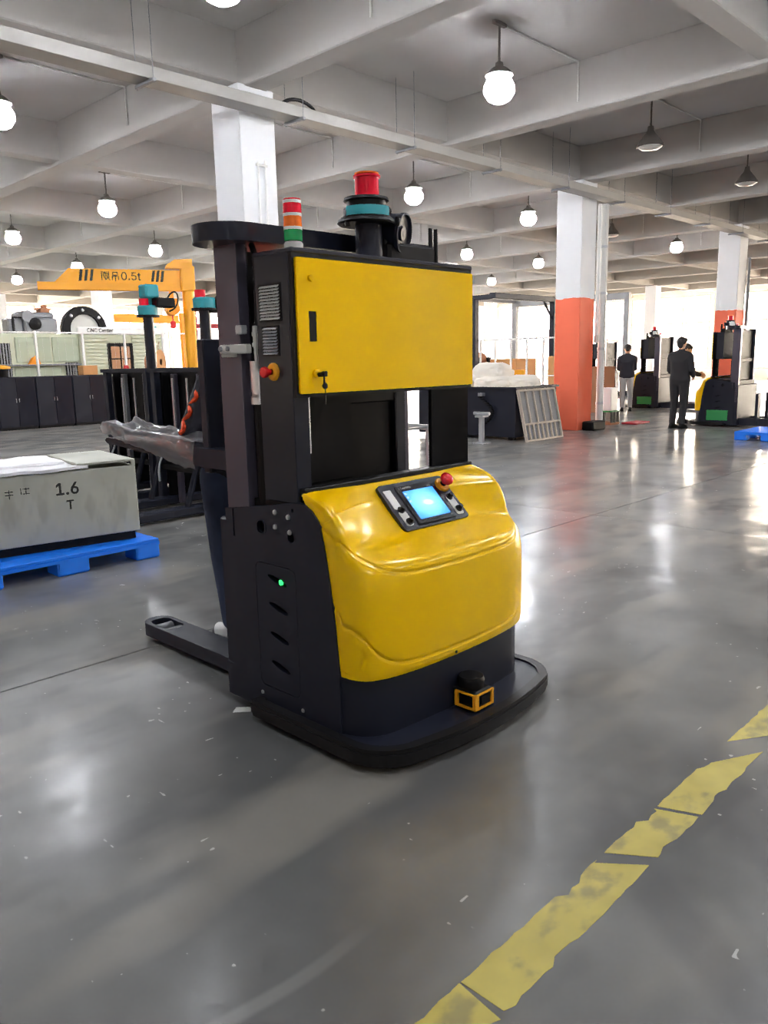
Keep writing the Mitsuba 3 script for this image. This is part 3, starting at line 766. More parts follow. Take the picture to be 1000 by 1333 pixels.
    for xx in (2.785, 2.820):
        P('aerial', cyl((xx, 2.40, 1.905), (xx, 2.40, 2.065), .011, 10, .009), BLACK, 40)
    # front safety scanner
    fs = P('safety_scanner', cat([bx(2.375, 2.485, 1.83, 1.96, .088, .175, .008), lathe([(0, 0), (.054, 0), (.056, .03), (.05, .045), (0, .05)], 24, (2.43, 1.895, .175))]), BLACK, 35)
    fr = [prism(sbox(2.372, .10, 2.488, .166).difference(sbox(2.388, .108, 2.474, .160)), 1.822, 1.832, 'y'), prism(sbox(1.824, .10, 1.93, .166).difference(sbox(1.838, .108, 1.915, .160)), 2.365, 2.376, 'x'),
          bx(2.365, 2.386, 1.822, 1.838, .10, .166, .003)]
    P('scanner_trim', cat(fr), CRANE, False, fs, 'yellow frame around the scanner window')
    P('scanner_window', bx(2.41, 2.455, 1.8245, 1.830, .118, .15), CHROME if False else BLACK, False, fs)
    return k


scene['m_status'] = {'type': 'principled', 'base_color': {'type': 'rgb', 'value': [.02, .5, .1]}, 'roughness': .3}
main = truck('yellow and charcoal automated pallet stacker with lit touch screen, standing in the foreground')
for kk in [x for x in scene if x.startswith(main + '__side_panel') and x.endswith('status_light')]:
    scene[kk]['emitter'] = {'type': 'area', 'radiance': {'type': 'rgb', 'value': [.02, .9, .1]}}

# ------------------------------------------------------------------ people
def person(label, at, face, pose, jacket, trousers, shoe, hair=HAIR, stripe=None, h=1.72, hood=False, sole=None):
    """one continuous body; local frame: x to the right of the person, y forward. pose: joint overrides"""
    k = thing('person', label, 'person')
    M = move(at[0], at[1], 0, face) @ np.diag([h / 1.72] * 3 + [1.0])
    J = dict(pel=(0, 0, .93), waist=(0, 0, 1.08), chest=(0, 0, 1.28), neck=(0, .0, 1.44), neck2=(0, .015, 1.52), head=(0, .03, 1.61),
             shL=(-.18, 0, 1.38), shR=(.18, 0, 1.38), elL=(-.23, -.02, 1.11), elR=(.23, -.02, 1.11), wrL=(-.22, .10, .87), wrR=(.22, .10, .87),
             hiL=(-.09, 0, .90), hiR=(.09, 0, .90), knL=(-.10, .02, .49), knR=(.10, .02, .49), anL=(-.10, -.02, .09), anR=(.10, -.02, .09))
    J.update(pose)
    J = {a: np.array(b, float) for a, b in J.items()}
    side = lambda a, dx: J[a] + np.array([dx, 0, 0])

    def torso(e):
        m = [m3.Manifold.batch_hull([ball(side('pel', s * .085), .095 + e) for s in (-1, 1)] + [ball(side('waist', s * .075), .085 + e) for s in (-1, 1)]),
             m3.Manifold.batch_hull([ball(side('waist', s * .075), .085 + e) for s in (-1, 1)] + [ball(side('chest', s * .085), .095 + e) for s in (-1, 1)]),
             m3.Manifold.batch_hull([ball(side('chest', s * .085), .095 + e) for s in (-1, 1)] + [ball(J['shL'], .055 + e), ball(J['shR'], .055 + e), ball(J['neck'], .055 + e)])]
        return m
    arm = lambda s, e: limb((J['sh' + s], .058 + e), (J['el' + s], .045 + e), (J['wr' + s] if e == 0 else J['el' + s] * .08 + J['wr' + s] * .92, .030 + e * .8))
    leg = lambda s, e: limb((J['hi' + s], .088 + e), (J['kn' + s], .056 + e), (J['an' + s] + (np.array([0, 0, .0]) if e == 0 else np.array([0, 0, .03])), .038 + e * 1.3))
    body = torso(0) + arm('L', 0) + arm('R', 0) + leg('L', 0) + leg('R', 0)
    hd = J['head']
    f = J['head'] - J['neck2']
    tilt = pose.get('look', (0, 1, 0))
    fw = np.array(tilt, float) / np.linalg.norm(tilt)
    up = np.array([0, 0, 1.0]) - fw * fw[2]
    up /= np.linalg.norm(up)
    rt = np.cross(fw, up)
    H = lambda x, y, z: hd + rt * x + fw * y + up * z
    body += limb((J['neck'], .058), (J['neck2'], .052), (H(0, -.02, -.03), .06))
    body += [m3.Manifold.batch_hull([ball(H(0, -.015, .03), .088), ball(H(0, .02, .02), .078), ball(H(0, .035, -.075), .038), ball(H(0, -.0, -.06), .055)])]
    body += [m3.Manifold.batch_hull([ball(H(0, .092, .012), .008), ball(H(0, .108, -.028), .012)]), m3.Manifold.batch_hull([ball(H(-.022, .082, -.066), .008), ball(H(.022, .082, -.066), .008), ball(H(0, .088, -.066), .009)])]
    body += [m3.Manifold.batch_hull([ball(H(s * .083, -.015, .015), .014), ball(H(s * .08, -.012, -.03), .010)]) for s in (-1, 1)]
    for s in 'LR':                                                     # hands: palm, four curled fingers, thumb; feet
        w, e = J['wr' + s], J['el' + s]
        d = (w - e) / np.linalg.norm(w - e)
        sgn = -1 if s == 'L' else 1
        n_ = np.array([-sgn, 0, 0.0])                                   # palms face the body
        n_ = n_ - d * (n_ @ d); n_ /= np.linalg.norm(n_)
        acr = np.cross(d, n_)
        if acr[1] < 0:
            acr = -acr                                                 # index-finger side points forward
        pt = lambda a, b, c: w + d * a + acr * b + n_ * c
        body.append(m3.Manifold.batch_hull([ball(pt(.0, 0, 0), .024), ball(pt(.075, .030, 0), .013), ball(pt(.072, -.030, 0), .012), ball(pt(.03, .028, 0), .014)]))
        for b, L in ((.032, .070), (.011, .078), (-.011, .072), (-.031, .056)):
            body += limb((pt(.072, b, 0), .0105), (pt(.072 + L * .5, b * 1.05, .008), .0095), (pt(.072 + L * .88, b * 1.05, .028), .008))
        body += limb((pt(.022, .026, .004), .0135), (pt(.055, .052, .016), .0115), (pt(.082, .056, .026), .0095))
        a = J['an' + s]
        body += limb((a, .038), (a + np.array([0, -.03, -.045]), .036), (a + np.array([0, .13, -.060]), .028))
    part(k, 'body', blend(body, .018, 6), SKIN, True, M)
    jk = torso(.020) + arm('L', .016) + arm('R', .016) + limb((J['neck'] - [0, 0, .02], .068), (J['neck2'] - [0, 0, .03], .060))
    jk = part(k, 'jacket', blend(jk, .025, 6), jacket, True, M)
    tr = leg('L', .016) + leg('R', .016) + [m3.Manifold.batch_hull([ball(side('pel', s * .085), .108) for s in (-1, 1)] + [ball(J['hiL'], .103), ball(J['hiR'], .103)])]
    part(k, 'trousers', blend(tr, .025, 6), trousers, True, M)
    for s in 'LR':
        a = J['an' + s]
        c = np.array([a[0], a[1], 0])
        m = m3.Manifold.batch_hull([ball(c + [0, -.055, .045], .038), ball(c + [0, -.04, .075], .036), ball(c + [0, .06, .05], .040), ball(c + [0, .155, .036], .032), ball(c + [.02, .12, .034], .032), ball(c + [-.02, .12, .034], .032)])
        m = m.trim_by_plane([0, 0, 1], .006)
        sk = part(k, 'shoe', blend([m], .012, 4), shoe, True, M)
        so = LineString([(c[0], c[1] - .055), (c[0], c[1] + .15)]).buffer(.046, quad_segs=6)
        part(sk, 'sole', prism(so, .0, .022), sole or BLACK, 30, M)
    hp = [ball(H(0, -.022, .045), .094), m3.Manifold.batch_hull([ball(H(0, -.055, .03), .072), ball(H(0, -.06, -.03), .055)]), m3.Manifold.batch_hull([ball(H(-.05, .045, .075), .04), ball(H(.05, .045, .075), .04)])]
    part(k, 'hair', blend(hp, .014, 3), hair, True, M)
    for s in (-1, 1):
        ek = part(k, 'eye', trimesh.creation.icosphere(1, .011), WHITE, True, M @ trimesh.transformations.translation_matrix(H(s * .032, .083, .012)))
        part(ek, 'pupil', trimesh.creation.icosphere(1, .0055), BLACK, True, M @ trimesh.transformations.translation_matrix(H(s * .032, .0905, .012)))
    if hood:
        hm = [m3.Manifold.batch_hull([ball(J['neck'] + [-.09, -.03, .02], .05), ball(J['neck'] + [.09, -.03, .02], .05), ball(J['neck'] + [0, -.09, -.05], .045)]), m3.Manifold.batch_hull([ball(J['neck'] + [-.08, .02, .04], .045), ball(J['neck'] + [-.02, .06, .0], .04)])]
        part(jk, 'hood', blend(hm, .02, 5), HOODIE, True, M, 'grey hood lying on the shoulders')
    if stripe:
        sh, el = J['shL'], J['elL']
        pts = []
        for i, t in enumerate(np.linspace(.10, 1.0, 26)):
            w = abs((i * .22) % 2 - 1)
            c = sh * (1 - t) + el * t + np.array([-.072 + .012 * w, -.045 + .06 * w, 0])
            pts.append(c)
        part(jk, 'stripe', tube(pts, .013, 6), stripe, True, M, 'orange zigzag stripe on the sleeve')
    return k


person('person in dark jacket with orange sleeve stripe and jeans, half hidden behind the yellow machine', (2.475, 3.52), -5,
       dict(chest=(.05, 0, 1.28), shL=(-.13, 0, 1.38), shR=(.23, 0, 1.38), neck=(.06, 0, 1.44), neck2=(.075, .015, 1.52), head=(.09, .03, 1.61), hiL=(-.11, 0, .90), anL=(-.10, -.04, .09), elL=(-.24, .03, 1.14), wrL=(-.17, .22, 1.02), elR=(.30, .05, 1.12), wrR=(.2, .26, 1.05), look=(0, .9, -.3)), JACKET, JEANS, WHITE, stripe=ORANGE, h=1.74, hood=True, sole=BLACK)
person('person in dark jacket and light grey trousers near the farther dark truck', (19.96, 10.30), -60,
       dict(elR=(.20, .06, 1.12), wrR=(.10, .26, 1.10), elL=(-.20, .04, 1.12), wrL=(-.10, .25, 1.08), look=(0, .85, -.5)), JACKET, TROUS, BLACK, h=1.74)
person('tall person in black, seen from behind beside the right dark truck', (15.75, 6.98), -95,
       dict(elR=(.22, .04, 1.12), wrR=(.16, .22, 1.0), elL=(-.22, .02, 1.12), wrL=(-.14, .24, .98)), BLKCLOTH, BLKCLOTH, BLACK, h=1.80)
person('shorter person in black, half hidden by the tall person in black', (17.0, 7.42), -150,
       dict(elR=(.22, .08, 1.13), wrR=(.14, .30, 1.06), elL=(-.22, .08, 1.13), wrL=(-.12, .30, 1.08), look=(0, .85, -.45)), BLKCLOTH, BLKCLOTH, BLACK, h=1.68)

# ------------------------------------------------------------------ left: pallet with counterweight
def pallet(label, M, lx, ly):
    k = thing('plastic_pallet', label, 'pallet', None)
    n = 7
    w = ly / n
    for i in range(n):
        part(k, 'deck_board', bx(0, lx, i * w + .006, (i + 1) * w - .006, .125, .15, .004), BLUE, False, M)
    part(k, 'rim', prism(sbox(0, 0, lx, ly).difference(sbox(.05, .05, lx - .05, ly - .05)), .10, .1255), BLUE, False, M)
    for i in range(3):
        for j in range(3):
            cx, cy = (.10 + i * (lx - .2) / 2, .10 + j * (ly - .2) / 2)
            part(k, 'foot', bx(cx - (.10 if i != 1 else .12), cx + (.10 if i != 1 else .12), cy - .10, cy + .10, 0, .126, .012), BLUE, False, M)
    return k


pallet('blue plastic pallet carrying the grey counterweight block', move(1.72, 5.55), 1.40, 1.18)
k = thing('counterweight', 'grey-green steel test weight marked 1.6 T, on the blue pallet at left', 'weight')
MB = move(3.03, 5.67, 0, -8.6)
part(k, 'base', bx(-1.36, -.03, .03, .80, .152, .216), BLACK, False, MB)
part(k, 'shell', cat([bx(-1.38, 0, 0, .03, .215, .735, .006), bx(-1.38, 0, .80, .83, .215, .735, .006), bx(-.03, 0, .02, .81, .215, .735, .006), bx(-1.38, -1.35, .02, .81, .215, .735, .006), bx(-1.36, -.02, .02, .81, .215, .60)]), 'm_block', False, MB)
part(k, 'top_plate', cat([bx(-.44, -.0, .0, .83, .765, .785, .004), bx(-.03, 0, .0, .02, .735, .77), bx(-.44, -.41, .78, .83, .60, .77)]), 'm_block', False, MB)
part(k, 'side_rib', bx(-.6, -.57, .03, .80, .60, .735), 'm_block', False, MB)
for s_, h_, ox, oz in (('1.6', .085, -.62, .565), ('T', .066, -.545, .452)):
    part(k, 'lettering', text_on(s_, h_, (ox, -.001, oz), (1, 0, 0), (0, 0, 1)), INK, False, MB)
stk = [bx(-1.06, -1.00, -.002, 0, .615, .624), bx(-1.06, -1.00, -.002, 0, .592, .60), bx(-.93, -.925, -.002, 0, .575, .64), bx(-.955, -.90, -.002, 0, .60, .606), bx(-.955, -.90, -.002, 0, .622, .628), bx(-.85, -.845, -.002, 0, .60, .645), bx(-.835, -.79, -.002, 0, .635, .64), bx(-.835, -.79, -.002, 0, .60, .605), bx(-.815, -.81, -.002, 0, .60, .645)]
part(k, 'lettering', cat(stk), INK, False, MB)


def crumple(x0, x1, y0, y1, z, amp, seed, n=60, thick=.02, slope=0):
    """a thin slab with a rumpled surface"""
    xs, ys = np.meshgrid(np.linspace(x0, x1, n), np.linspace(y0, y1, n // 2), indexing='ij')
    p = np.stack([xs, ys, np.zeros_like(xs)], -1)
    zz = z + amp * (meshkit.fbm(p * np.array([6, 6, 1.0]), 4, seed) - .5) + slope * (xs - x0)
    edge = np.minimum(np.minimum(xs - x0, x1 - xs), np.minimum(ys - y0, y1 - ys))
    top = np.stack([xs + .03 * (meshkit.noise(p * 5, seed + 1) - .5), ys + .03 * (meshkit.noise(p * 5, seed + 2) - .5), zz], -1).reshape(-1, 3)
    bot = top - [0, 0, thick]
    a, b = xs.shape
    i = np.arange(a * b).reshape(a, b)
    q = np.stack([i[:-1, :-1], i[1:, :-1], i[1:, 1:], i[:-1, 1:]], -1).reshape(-1, 4)
    N = a * b
    ring = np.concatenate([i[0, :], i[1:, -1], i[-1, -2::-1], i[-2:0:-1, 0]])
    side = np.array([(r0, r1, r1 + N, r0 + N) for r0, r1 in zip(ring, np.roll(ring, -1))])
    m = trimesh.Trimesh(np.vstack([top, bot]), np.vstack([np.vstack([c[:, [0, 1, 2]], c[:, [0, 2, 3]]]) for c in (q, q[:, ::-1] + N, side)]), process=False)
    if m.volume < 0:
        m.invert()
    return m


solid('foam_sheet', crumple(-1.3, -.36, -.02, .40, .765, .02, 3, 40, .022, .0), FOAM, 'white foam sheet lying on the left of the counterweight, in front', 'foam sheet', smooth=50, M=MB)
solid('foam_sheet', crumple(-1.0, -.46, .22, .80, .785, .02, 5, 40, .02), FOAM, 'white foam sheet lying across the counterweight, behind the front sheet', 'foam sheet', smooth=50, M=MB)

# plastic film draped over the raised forks
n_, m_ = 90, 70
yy, tt = np.meshgrid(np.linspace(0, 1, n_), np.linspace(0, 1, m_), indexing='ij')
y_ = 3.22 + .90 * yy
hang = .09 * (1 - yy) ** 1.2 + .012
L1, L2 = hang + .045, .83
xx_ = np.where(tt < .28, 2.03 - .01 * np.sin(tt / .28 * math.pi), 2.03 + (tt - .28) / .72 * .21)
zz_ = np.where(tt < .28, 1.145 - (1 - tt / .28) * (hang + .05), 1.145 - .03 * np.sin(math.pi * np.clip((tt - .35) / .6, 0, 1)))
q_ = np.stack([xx_ * 9, y_ * 6, zz_ * 9], -1)
cr = meshkit.fbm(q_ * 1.3, 4, 5) - .5
rid = np.abs(meshkit.fbm(q_ * .8 + 7, 3, 9) - .5)
bunch = np.clip((yy - .72) / .2, 0, 1)
zz_ = zz_ + .035 * cr + .05 * rid + .022 * np.abs(meshkit.fbm(q_ * 2.6, 2, 13) - .5) + bunch * (.02 + .06 * np.abs(meshkit.noise(q_ * 1.7, 3) - .4)) + (y_ - 3.2) * .03
xx_ = xx_ + .035 * (meshkit.fbm(q_ + 3, 3, 6) - .5)
V = np.stack([xx_, y_, zz_], -1).reshape(-1, 3)
i_ = np.arange(n_ * m_).reshape(n_, m_)
q4 = np.stack([i_[:-1, :-1], i_[1:, :-1], i_[1:, 1:], i_[:-1, 1:]], -1).reshape(-1, 4)
solid('plastic_film', trimesh.Trimesh(V, np.vstack([q4[:, [0, 1, 2]], q4[:, [0, 2, 3]]]), process=False), 'm_film', 'clear crumpled plastic film draped over the raised forks', 'plastic film', smooth=25)


# half-built stacker trucks behind, forks pointing left
def half_truck(label, M, camera=False):
    k = thing('truck_frame', label, 'truck frame')
    P = lambda n, m, mat, sm=False, par=None, lab=None: part(par or k, n, m, mat, sm, M, lab)
    for y in (0.02, .92):
        for x in (0, .45):
            P('mast_post', bx(x, x + .07, y, y + .08, .05, 1.44, .005), DARK)
    for y in (.22, .70):
        P('inner_post', bx(.10, .15, y, y + .07, .05, 1.40, .005), GREYMET if camera else MASTM)
    for y in (.35, .62):
        P('lift_rod', cyl((.03, y, .6), (.03, y, 1.36), .012, 8), STEEL, 40)
    P('top_frame', prism(sbox(-.02, 0, .54, 1.02).difference(sbox(.06, .08, .46, .94)), 1.42, 1.46), DARK)
    P('back_panel', bx(.50, .53, .04, .98, .10, 1.42), BLACK)
    P('body', bx(.53, 1.15, .03, .99, .08, 1.40, .02), BLACK)
    P('guard_panel', bx(.16, .18, .05, .97, .50, 1.42), BLACK)
    P('side_plate', bx(.08, .50, .90, .92, .10, 1.42), BLACK)
    P('crossbar', bx(.02, .08, .05, .97, .70, .80, .008), DARK)
    P('crossbar', bx(.02, .08, .05, .97, .40, .46, .008), BLACK)
    for y in (.10, .80):
        lg = P('base_leg', bx(-1.1, .5, y, y + .16, .03, .11, .012), DARK)
        st = P('strut', cyl((-.18, y + .05, .11), (-.02, y + .05, .55), .03, 10), DARKGL, 40)
    P('label_plate', bx(-.006, .02, .42, .52, .56, .68), WHITE, lab='white label plate')
    P('hook', tube(bez((-.02, .8, .62), (-.05, .8, .5), (-.12, .78, .5), (-.1, .78, .30)), .012, 6), ALU, True)
    pole = P('scanner_pole', cyl((.10, .06, 1.46), (.10, .06, 2.0), .055, 20), DARKGL, 40)
    P('scanner_plate', lathe([(0, 0), (.12, 0), (.12, .02), (0, .02)], 24, (.10, .06, 2.0)), BLACK, 30, pole)
    sc = P('laser_scanner', lathe([(0, 0), (.105, 0), (.105, .09), (.09, .10), (0, .10)], 24, (.10, .06, 2.02)), TEAL, 40, pole)
    P('beacon', lathe([(0, 0), (.05, 0), (.05, .07), (0, .075)], 18, (.06, .06, 2.12)), REDLENS, 40, pole)
    if camera:
        P('camera_box', cat([bx(.06, .22, .0, .16, 2.20, 2.34, .015), bx(.12, .16, .05, .1, 2.1, 2.2)]), TEAL, False, pole)
        P('motor_box', cat([bx(.14, .36, -.08, .04, 2.10, 2.20, .012)]), BLACK, False, pole)
        P('cable', tube(bez((.30, -.02, 2.2), (.42, -.06, 2.4), (.46, -.08, 2.1), (.30, -.04, 2.06)), .008, 6), BLACK, True, pole)
    else:
        P('blower', lathe([(0, -.10), (.07, -.10), (.085, .03), (.06, .04), (0, .04)], 20, (.30, -.02, 2.08), (.2, -.97, 0)), BLACK, 40, pole)
        P('blower_arm', bx(.12, .30, .0, .06, 1.98, 2.02, .006), BLACK, False, pole)
    return k


half_truck('black half-built truck frame farther left, with a teal camera box on its grey pole', move(4.40, 7.82), True)
half_truck('black half-built truck frame with a red beacon pole, just left of the yellow machine', move(4.32, 6.62), False)

# dark lockers in front of the far machine
for i in range(4):
    x = 10.0 - .93 * (i + 1)
    k = thing('locker', ('dark grey two-door steel cabinet, rightmost of the far left row', 'dark grey two-door steel cabinet, second from the right in the far left row', 'dark grey two-door steel cabinet with a yellow-lidded bin standing on it',
                         'dark grey two-door steel cabinet cut by the left edge of the photo')[i], 'cabinet', 'row of dark cabinets at far left')
    y = 19.85
    part(k, 'body', bx(x + .005, x + .925, y + .02, y + .5, .06, 1.27, .006), DARK, False)
    part(k, 'plinth', bx(x + .02, x + .91, y + .05, y + .48, 0, .06), BLACK, False)
    for j in range(2):
        d = part(k, 'door', bx(x + .02 + j * .445, x + .455 + j * .445, y, y + .02, .09, 1.25, .004), DARKGL if j else DARK, False)
        part(d, 'handle', bx(x + (.42 if j == 0 else .49), x + (.435 if j == 0 else .505), y - .02, y, .66, .76, .003), STEEL, False)
k = thing('bin', 'dark bin with a bright yellow lid on the far left cabinet', 'bin')
part(k, 'tub', lathe([(0, 0), (.15, 0), (.20, .20), (0, .20)], 20, (7.42, 20.1, 1.27)), BLACK, 40)
part(k, 'lid', lathe([(0, 0), (.24, 0), (.24, .05), (.12, .09), (0, .09)], 20, (7.42, 20.1, 1.47)), CRANE, 40)

# large pale machine behind a white fence
k = thing('machine', 'large pale green machine housing with ribbed right half and a brown window', 'machine')
part(k, 'housing', cat([bx(7.3, 9.9, 21.6, 24.0, .05, 2.38, .03), bx(9.88, 12.75, 21.62, 21.95, .05, 2.36, .02), bx(10.15, 12.75, 21.5, 21.7, .05, 2.36, .02), bx(9.88, 12.75, 21.9, 24.0, .05, 1.83, .03)]), MACH, False)
part(k, 'top_band', bx(10.1, 12.8, 21.46, 21.6, 2.36, 2.56, .02), WHITE, False)
part(k, 'lettering', text_on('CNC Center', .10, (10.35, 21.455, 2.42), (1, 0, 0), (0, 0, 1)), INK, False)
for x0, x1 in ((8.42, 9.35), (9.40, 10.1)):
    part(k, 'panel', bx(x0, x1, 21.57, 21.61, 1.62, 2.28, .01), MACHP, False)
for x0, x1 in ((8.35, 9.6),):
    part(k, 'lower_panel', bx(x0, x1, 21.57, 21.61, .3, 1.50, .01), MACHP, False)
for i in range(14):
    z = .95 + i * .10
    for x0, x1 in ((10.2, 10.92), (11.68, 12.70)):
        part(k, 'rib', bx(x0, x1, 21.47, 21.51, z, z + .085, .012), MACH, False)
w = part(k, 'window', prism(sbox(10.92, 1.25, 11.68, 2.12).difference(sbox(11.0, 1.32, 11.6, 2.04)), 21.44, 21.5, 'y'), BLACK, False)
for i in range(2):
    for j in range(2):
        part(w, 'pane', bx(11.0 + i * .31, 11.29 + i * .31, 21.46, 21.48, 1.33 + j * .36, 1.67 + j * .36, .01), BROWNGL, False)
part(w, 'glazing_bar', cat([bx(11.285, 11.315, 21.45, 21.49, 1.3, 2.05), bx(11.0, 11.6, 21.45, 21.49, 1.665, 1.695)]), BLACK, False)
for x0, x1, z0, z1 in ((7.92, 8.28, 1.58, 2.12), (7.92, 8.28, 1.1, 1.5), (9.72, 10.1, 1.25, 1.6)):
    v = part(k, 'vent', bx(x0, x1, 21.56, 21.61, z0, z1), BLACK, False)
    for i in range(5):
        xx = x0 + (i + .5) * (x1 - x0) / 5
        part(v, 'bar', bx(xx - .02, xx + .02, 21.54, 21.56, z0, z1), GREYMET, False)
part(k, 'shelf', bx(7.9, 10.1, 21.40, 21.60, 1.53, 1.57), GREYMET, False)
for x0, x1, z1, lab in ((9.85, 10.35, 1.50, 'brown cardboard box on the cabinets in front of the ribbed machine wall'), (8.68, 8.98, 1.82, 'small orange box on the shelf of the pale machine')):
    if z1 < 1.6:
        solid('carton', bx(x0 - .4, x1 - .5, 20.0, 20.3, 1.27, 1.27 + .24, .01), CARD, lab, 'box', smooth=False)
    else:
        solid('carton', prism(Polygon([(x0, 1.57), (x1, 1.57), (x1 - .06, 1.80), (x0 + .12, 1.74)]), 21.42, 21.56, 'y'), CRANEO, lab, 'box', smooth=False)
k = thing('gear_motor', 'big grey gear motor on top of the pale machine', 'motor')
part(k, 'casing', cat([bx(8.85, 9.75, 21.9, 22.6, 2.385, 2.80, .04), bx(8.95, 9.70, 21.95, 22.5, 2.78, 2.95, .05), cyl((8.95, 21.85, 2.83), (8.95, 22.6, 2.83), .16, 16)]), GREYMET, False)
part(k, 'flange', lathe([(0, 0), (.16, 0), (.16, .06), (.07, .08), (0, .1)], 20, (9.12, 21.9, 2.64), (0, -1, 0)), BLACK, 40)
part(k, 'coupling', bx(8.45, 8.85, 22.0, 22.4, 2.385, 2.78, .03), GREYMET, False)
part(k, 'bracket', cat([bx(8.56, 8.60, 21.93, 22.0, 2.385, 2.82), bx(8.56, 8.9, 21.93, 22.0, 2.78, 2.82)]), BLACK, False)
part(k, 'valve', cat([bx(9.35, 9.62, 22.0, 22.3, 2.93, 3.08, .03), bx(9.25, 9.7, 22.05, 22.2, 3.02, 3.06, .01), bx(9.45, 9.55, 22.05, 22.2, 3.08, 3.15)]), BROWN, False)
k = thing('flange_ring', 'big black ring standing half sunk on the pale machine', 'ring')
part(k, 'rim', lathe([(.44, -.12), (.64, -.12), (.66, -.08), (.66, .08), (.64, .12), (.44, .12)], 40, (10.62, 22.2, 2.50), (0, 1, 0)), BLACK, 30)
part(k, 'disc', lathe([(0, -.03), (.45, -.03), (.45, .03), (0, .03)], 40, (10.62, 22.2, 2.50), (0, 1, 0)), LGREY, 30)
for a in (95, 135, 40):
    c, s_ = math.cos(math.radians(a)), math.sin(math.radians(a))
    part(k, 'bolt', lathe([(0, 0), (.05, 0), (.04, .03), (0, .04)], 12, (10.62 + .55 * c, 22.08, 2.50 + .55 * s_), (0, -1, 0)), ALU, 40)
k = thing('safety_fence', 'white post and rail fence in front of the pale machine', 'fence')
for x in (7.3, 8.72, 9.98, 11.2, 12.4, 13.4):
    part(k, 'post', bx(x - .03, x + .03, 20.97, 21.03, 0, 2.42, .006), WHITE, False)
part(k, 'rail', bx(7.3, 13.4, 20.98, 21.02, 2.36, 2.40), WHITE, False)
part(k, 'rail', bx(7.3, 13.4, 20.98, 21.02, .5, .54), WHITE, False)
part(k, 'mesh_wire', cat([cyl((7.3 + i * .2, 21, .5), (7.3 + i * .2, 21, 2.38), .0025, 4) for i in range(31)]), LGREY, False, kind='stuff')

# yellow jib crane
k = thing('jib_crane', 'yellow jib crane with black stripes and a load limit mark, left of the yellow machine', 'crane')
MJ = move(9.14, 14.55, 0, -24)     # arm along -x of this frame
A_ = 2.70
girder = Polygon([(-A_ + .28, 3.10), (-A_ + .55, 3.36), (-.05, 3.36), (-.05, 3.10)])
part(k, 'girder', cat([prism(girder, -.05, .05, 'y'), bx(-A_ - .02, .0, -.10, .10, 2.955, 2.97), bx(-A_ - .02, 0, -.07, .07, 3.085, 3.10), bx(-A_, 0, -.012, .012, 2.96, 3.1), bx(-A_ - .03, -A_ + .01, -.10, .10, 2.95, 3.10)]), CRANE, False, MJ)
part(k, 'lower_flange', bx(-A_, -.05, -.075, -.06, 2.96, 3.09, .003), CRANE, False, MJ)
for x in (-A_ + .72, -A_ + .82, -A_ + .92, -.62, -.53, -.44):
    part(k, 'stripe', prism(Polygon([(x, 3.13), (x + .05, 3.13), (x + .09, 3.345), (x + .04, 3.345)]), -.053, -.050, 'y'), INK, False, MJ)


def strokes(segs, x, z, s, w=.014):
    out = []
    for a, b, c, d in segs:
        l = LineString([(x + a * s, z + b * s), (x + c * s, z + d * s)]).buffer(w / 2, cap_style=3)
        out.append(l)
    return prism(unary_union(out), -.053, -.050, 'y')


XIAN = [(0, 0, 0, 1), (0, 1, .32, 1), (.32, 1, .2, .6), (.2, .6, .34, .3), (.45, 0, .45, 1), (.45, 1, .9, 1), (.9, 1, .9, .55), (.45, .77, .9, .77), (.45, .55, .9, .55), (.45, 0, .7, .2), (.62, .55, 1, 0), (.95, .4, .72, .28)]
DIAO = [(.2, .6, .2, 1), (.2, 1, .8, 1), (.8, 1, .8, .6), (.2, .6, .8, .6), (.1, .0, .1, .45), (.1, .45, .9, .45), (.9, .45, .9, .05), (.5, -.1, .5, .62)]
part(k, 'lettering', strokes(XIAN, -1.55, 3.155, .145), INK, False, MJ)
part(k, 'lettering', strokes(DIAO, -1.37, 3.155, .145), INK, False, MJ)
part(k, 'lettering', text_on('0.5t', .15, (-1.20, -.05, 3.155), (1, 0, 0), (0, 0, 1), .003, False), INK, False, MJ)
part(k, 'post', cat([cyl((.10, 0, 0), (.10, 0, 3.5), .12, 20), bx(-.15, .35, -.25, .25, 0, .03)]), CRANE, 40, MJ)
part(k, 'post_head', cat([prism(Polygon([(-.32, 3.40), (-.30, 3.46), (-.15, 3.56), (.2, 3.58), (.2, 3.38)]), -.14, .14, 'y'), bx(-.04, .24, -.13, .13, 2.95, 3.45, .02)]), CRANE, False, MJ)
part(k, 'trolley', cat([bx(-.35, -.12, -.16, .16, 2.55, 2.80, .03), cyl((-.24, -.2, 2.6), (-.24, .2, 2.6), .13, 14), bx(-.28, -.2, -.05, .05, 2.8, 2.97)]), CRANEO, 30, MJ)
part(k, 'hook_block', cat([cyl((-.24, 0, 2.15), (-.24, 0, 2.55), .012, 6), bx(-.29, -.19, -.05, .05, 2.22, 2.36, .02)]), RED, 30, MJ)
part(k, 'brace', cyl((.1, 0, 3.45), (-.02, 0, 2.95), .02, 8), INK, 40, MJ)
k = thing('far_crane', 'small orange crane beam far back beside the white column', 'crane')
part(k, 'girder', cat([bx(15.6, 18.5, 29.9, 30.1, 3.25, 3.5, .01), bx(15.6, 18.9, 29.88, 30.12, 3.18, 3.26)]), CRANEO, False)
part(k, 'post', cyl((18.7, 30, 0), (18.7, 30, 3.6), .12, 16), CRANEO, 40)
part(k, 'hoist', cat([bx(16.9, 17.4, 29.85, 30.15, 2.75, 3.05, .03), bx(17.1, 17.15, 29.98, 30.02, 3.0, 3.2)]), TEAL, False)
k = thing('red_rack', 'dark red steel rack by the bright window, left of the machine mast', 'rack')
for x in (9.55, 10.6):
    part(k, 'upright', bx(x, x + .10, 14.9, 15.0, 0, 2.7), REDDK, False)
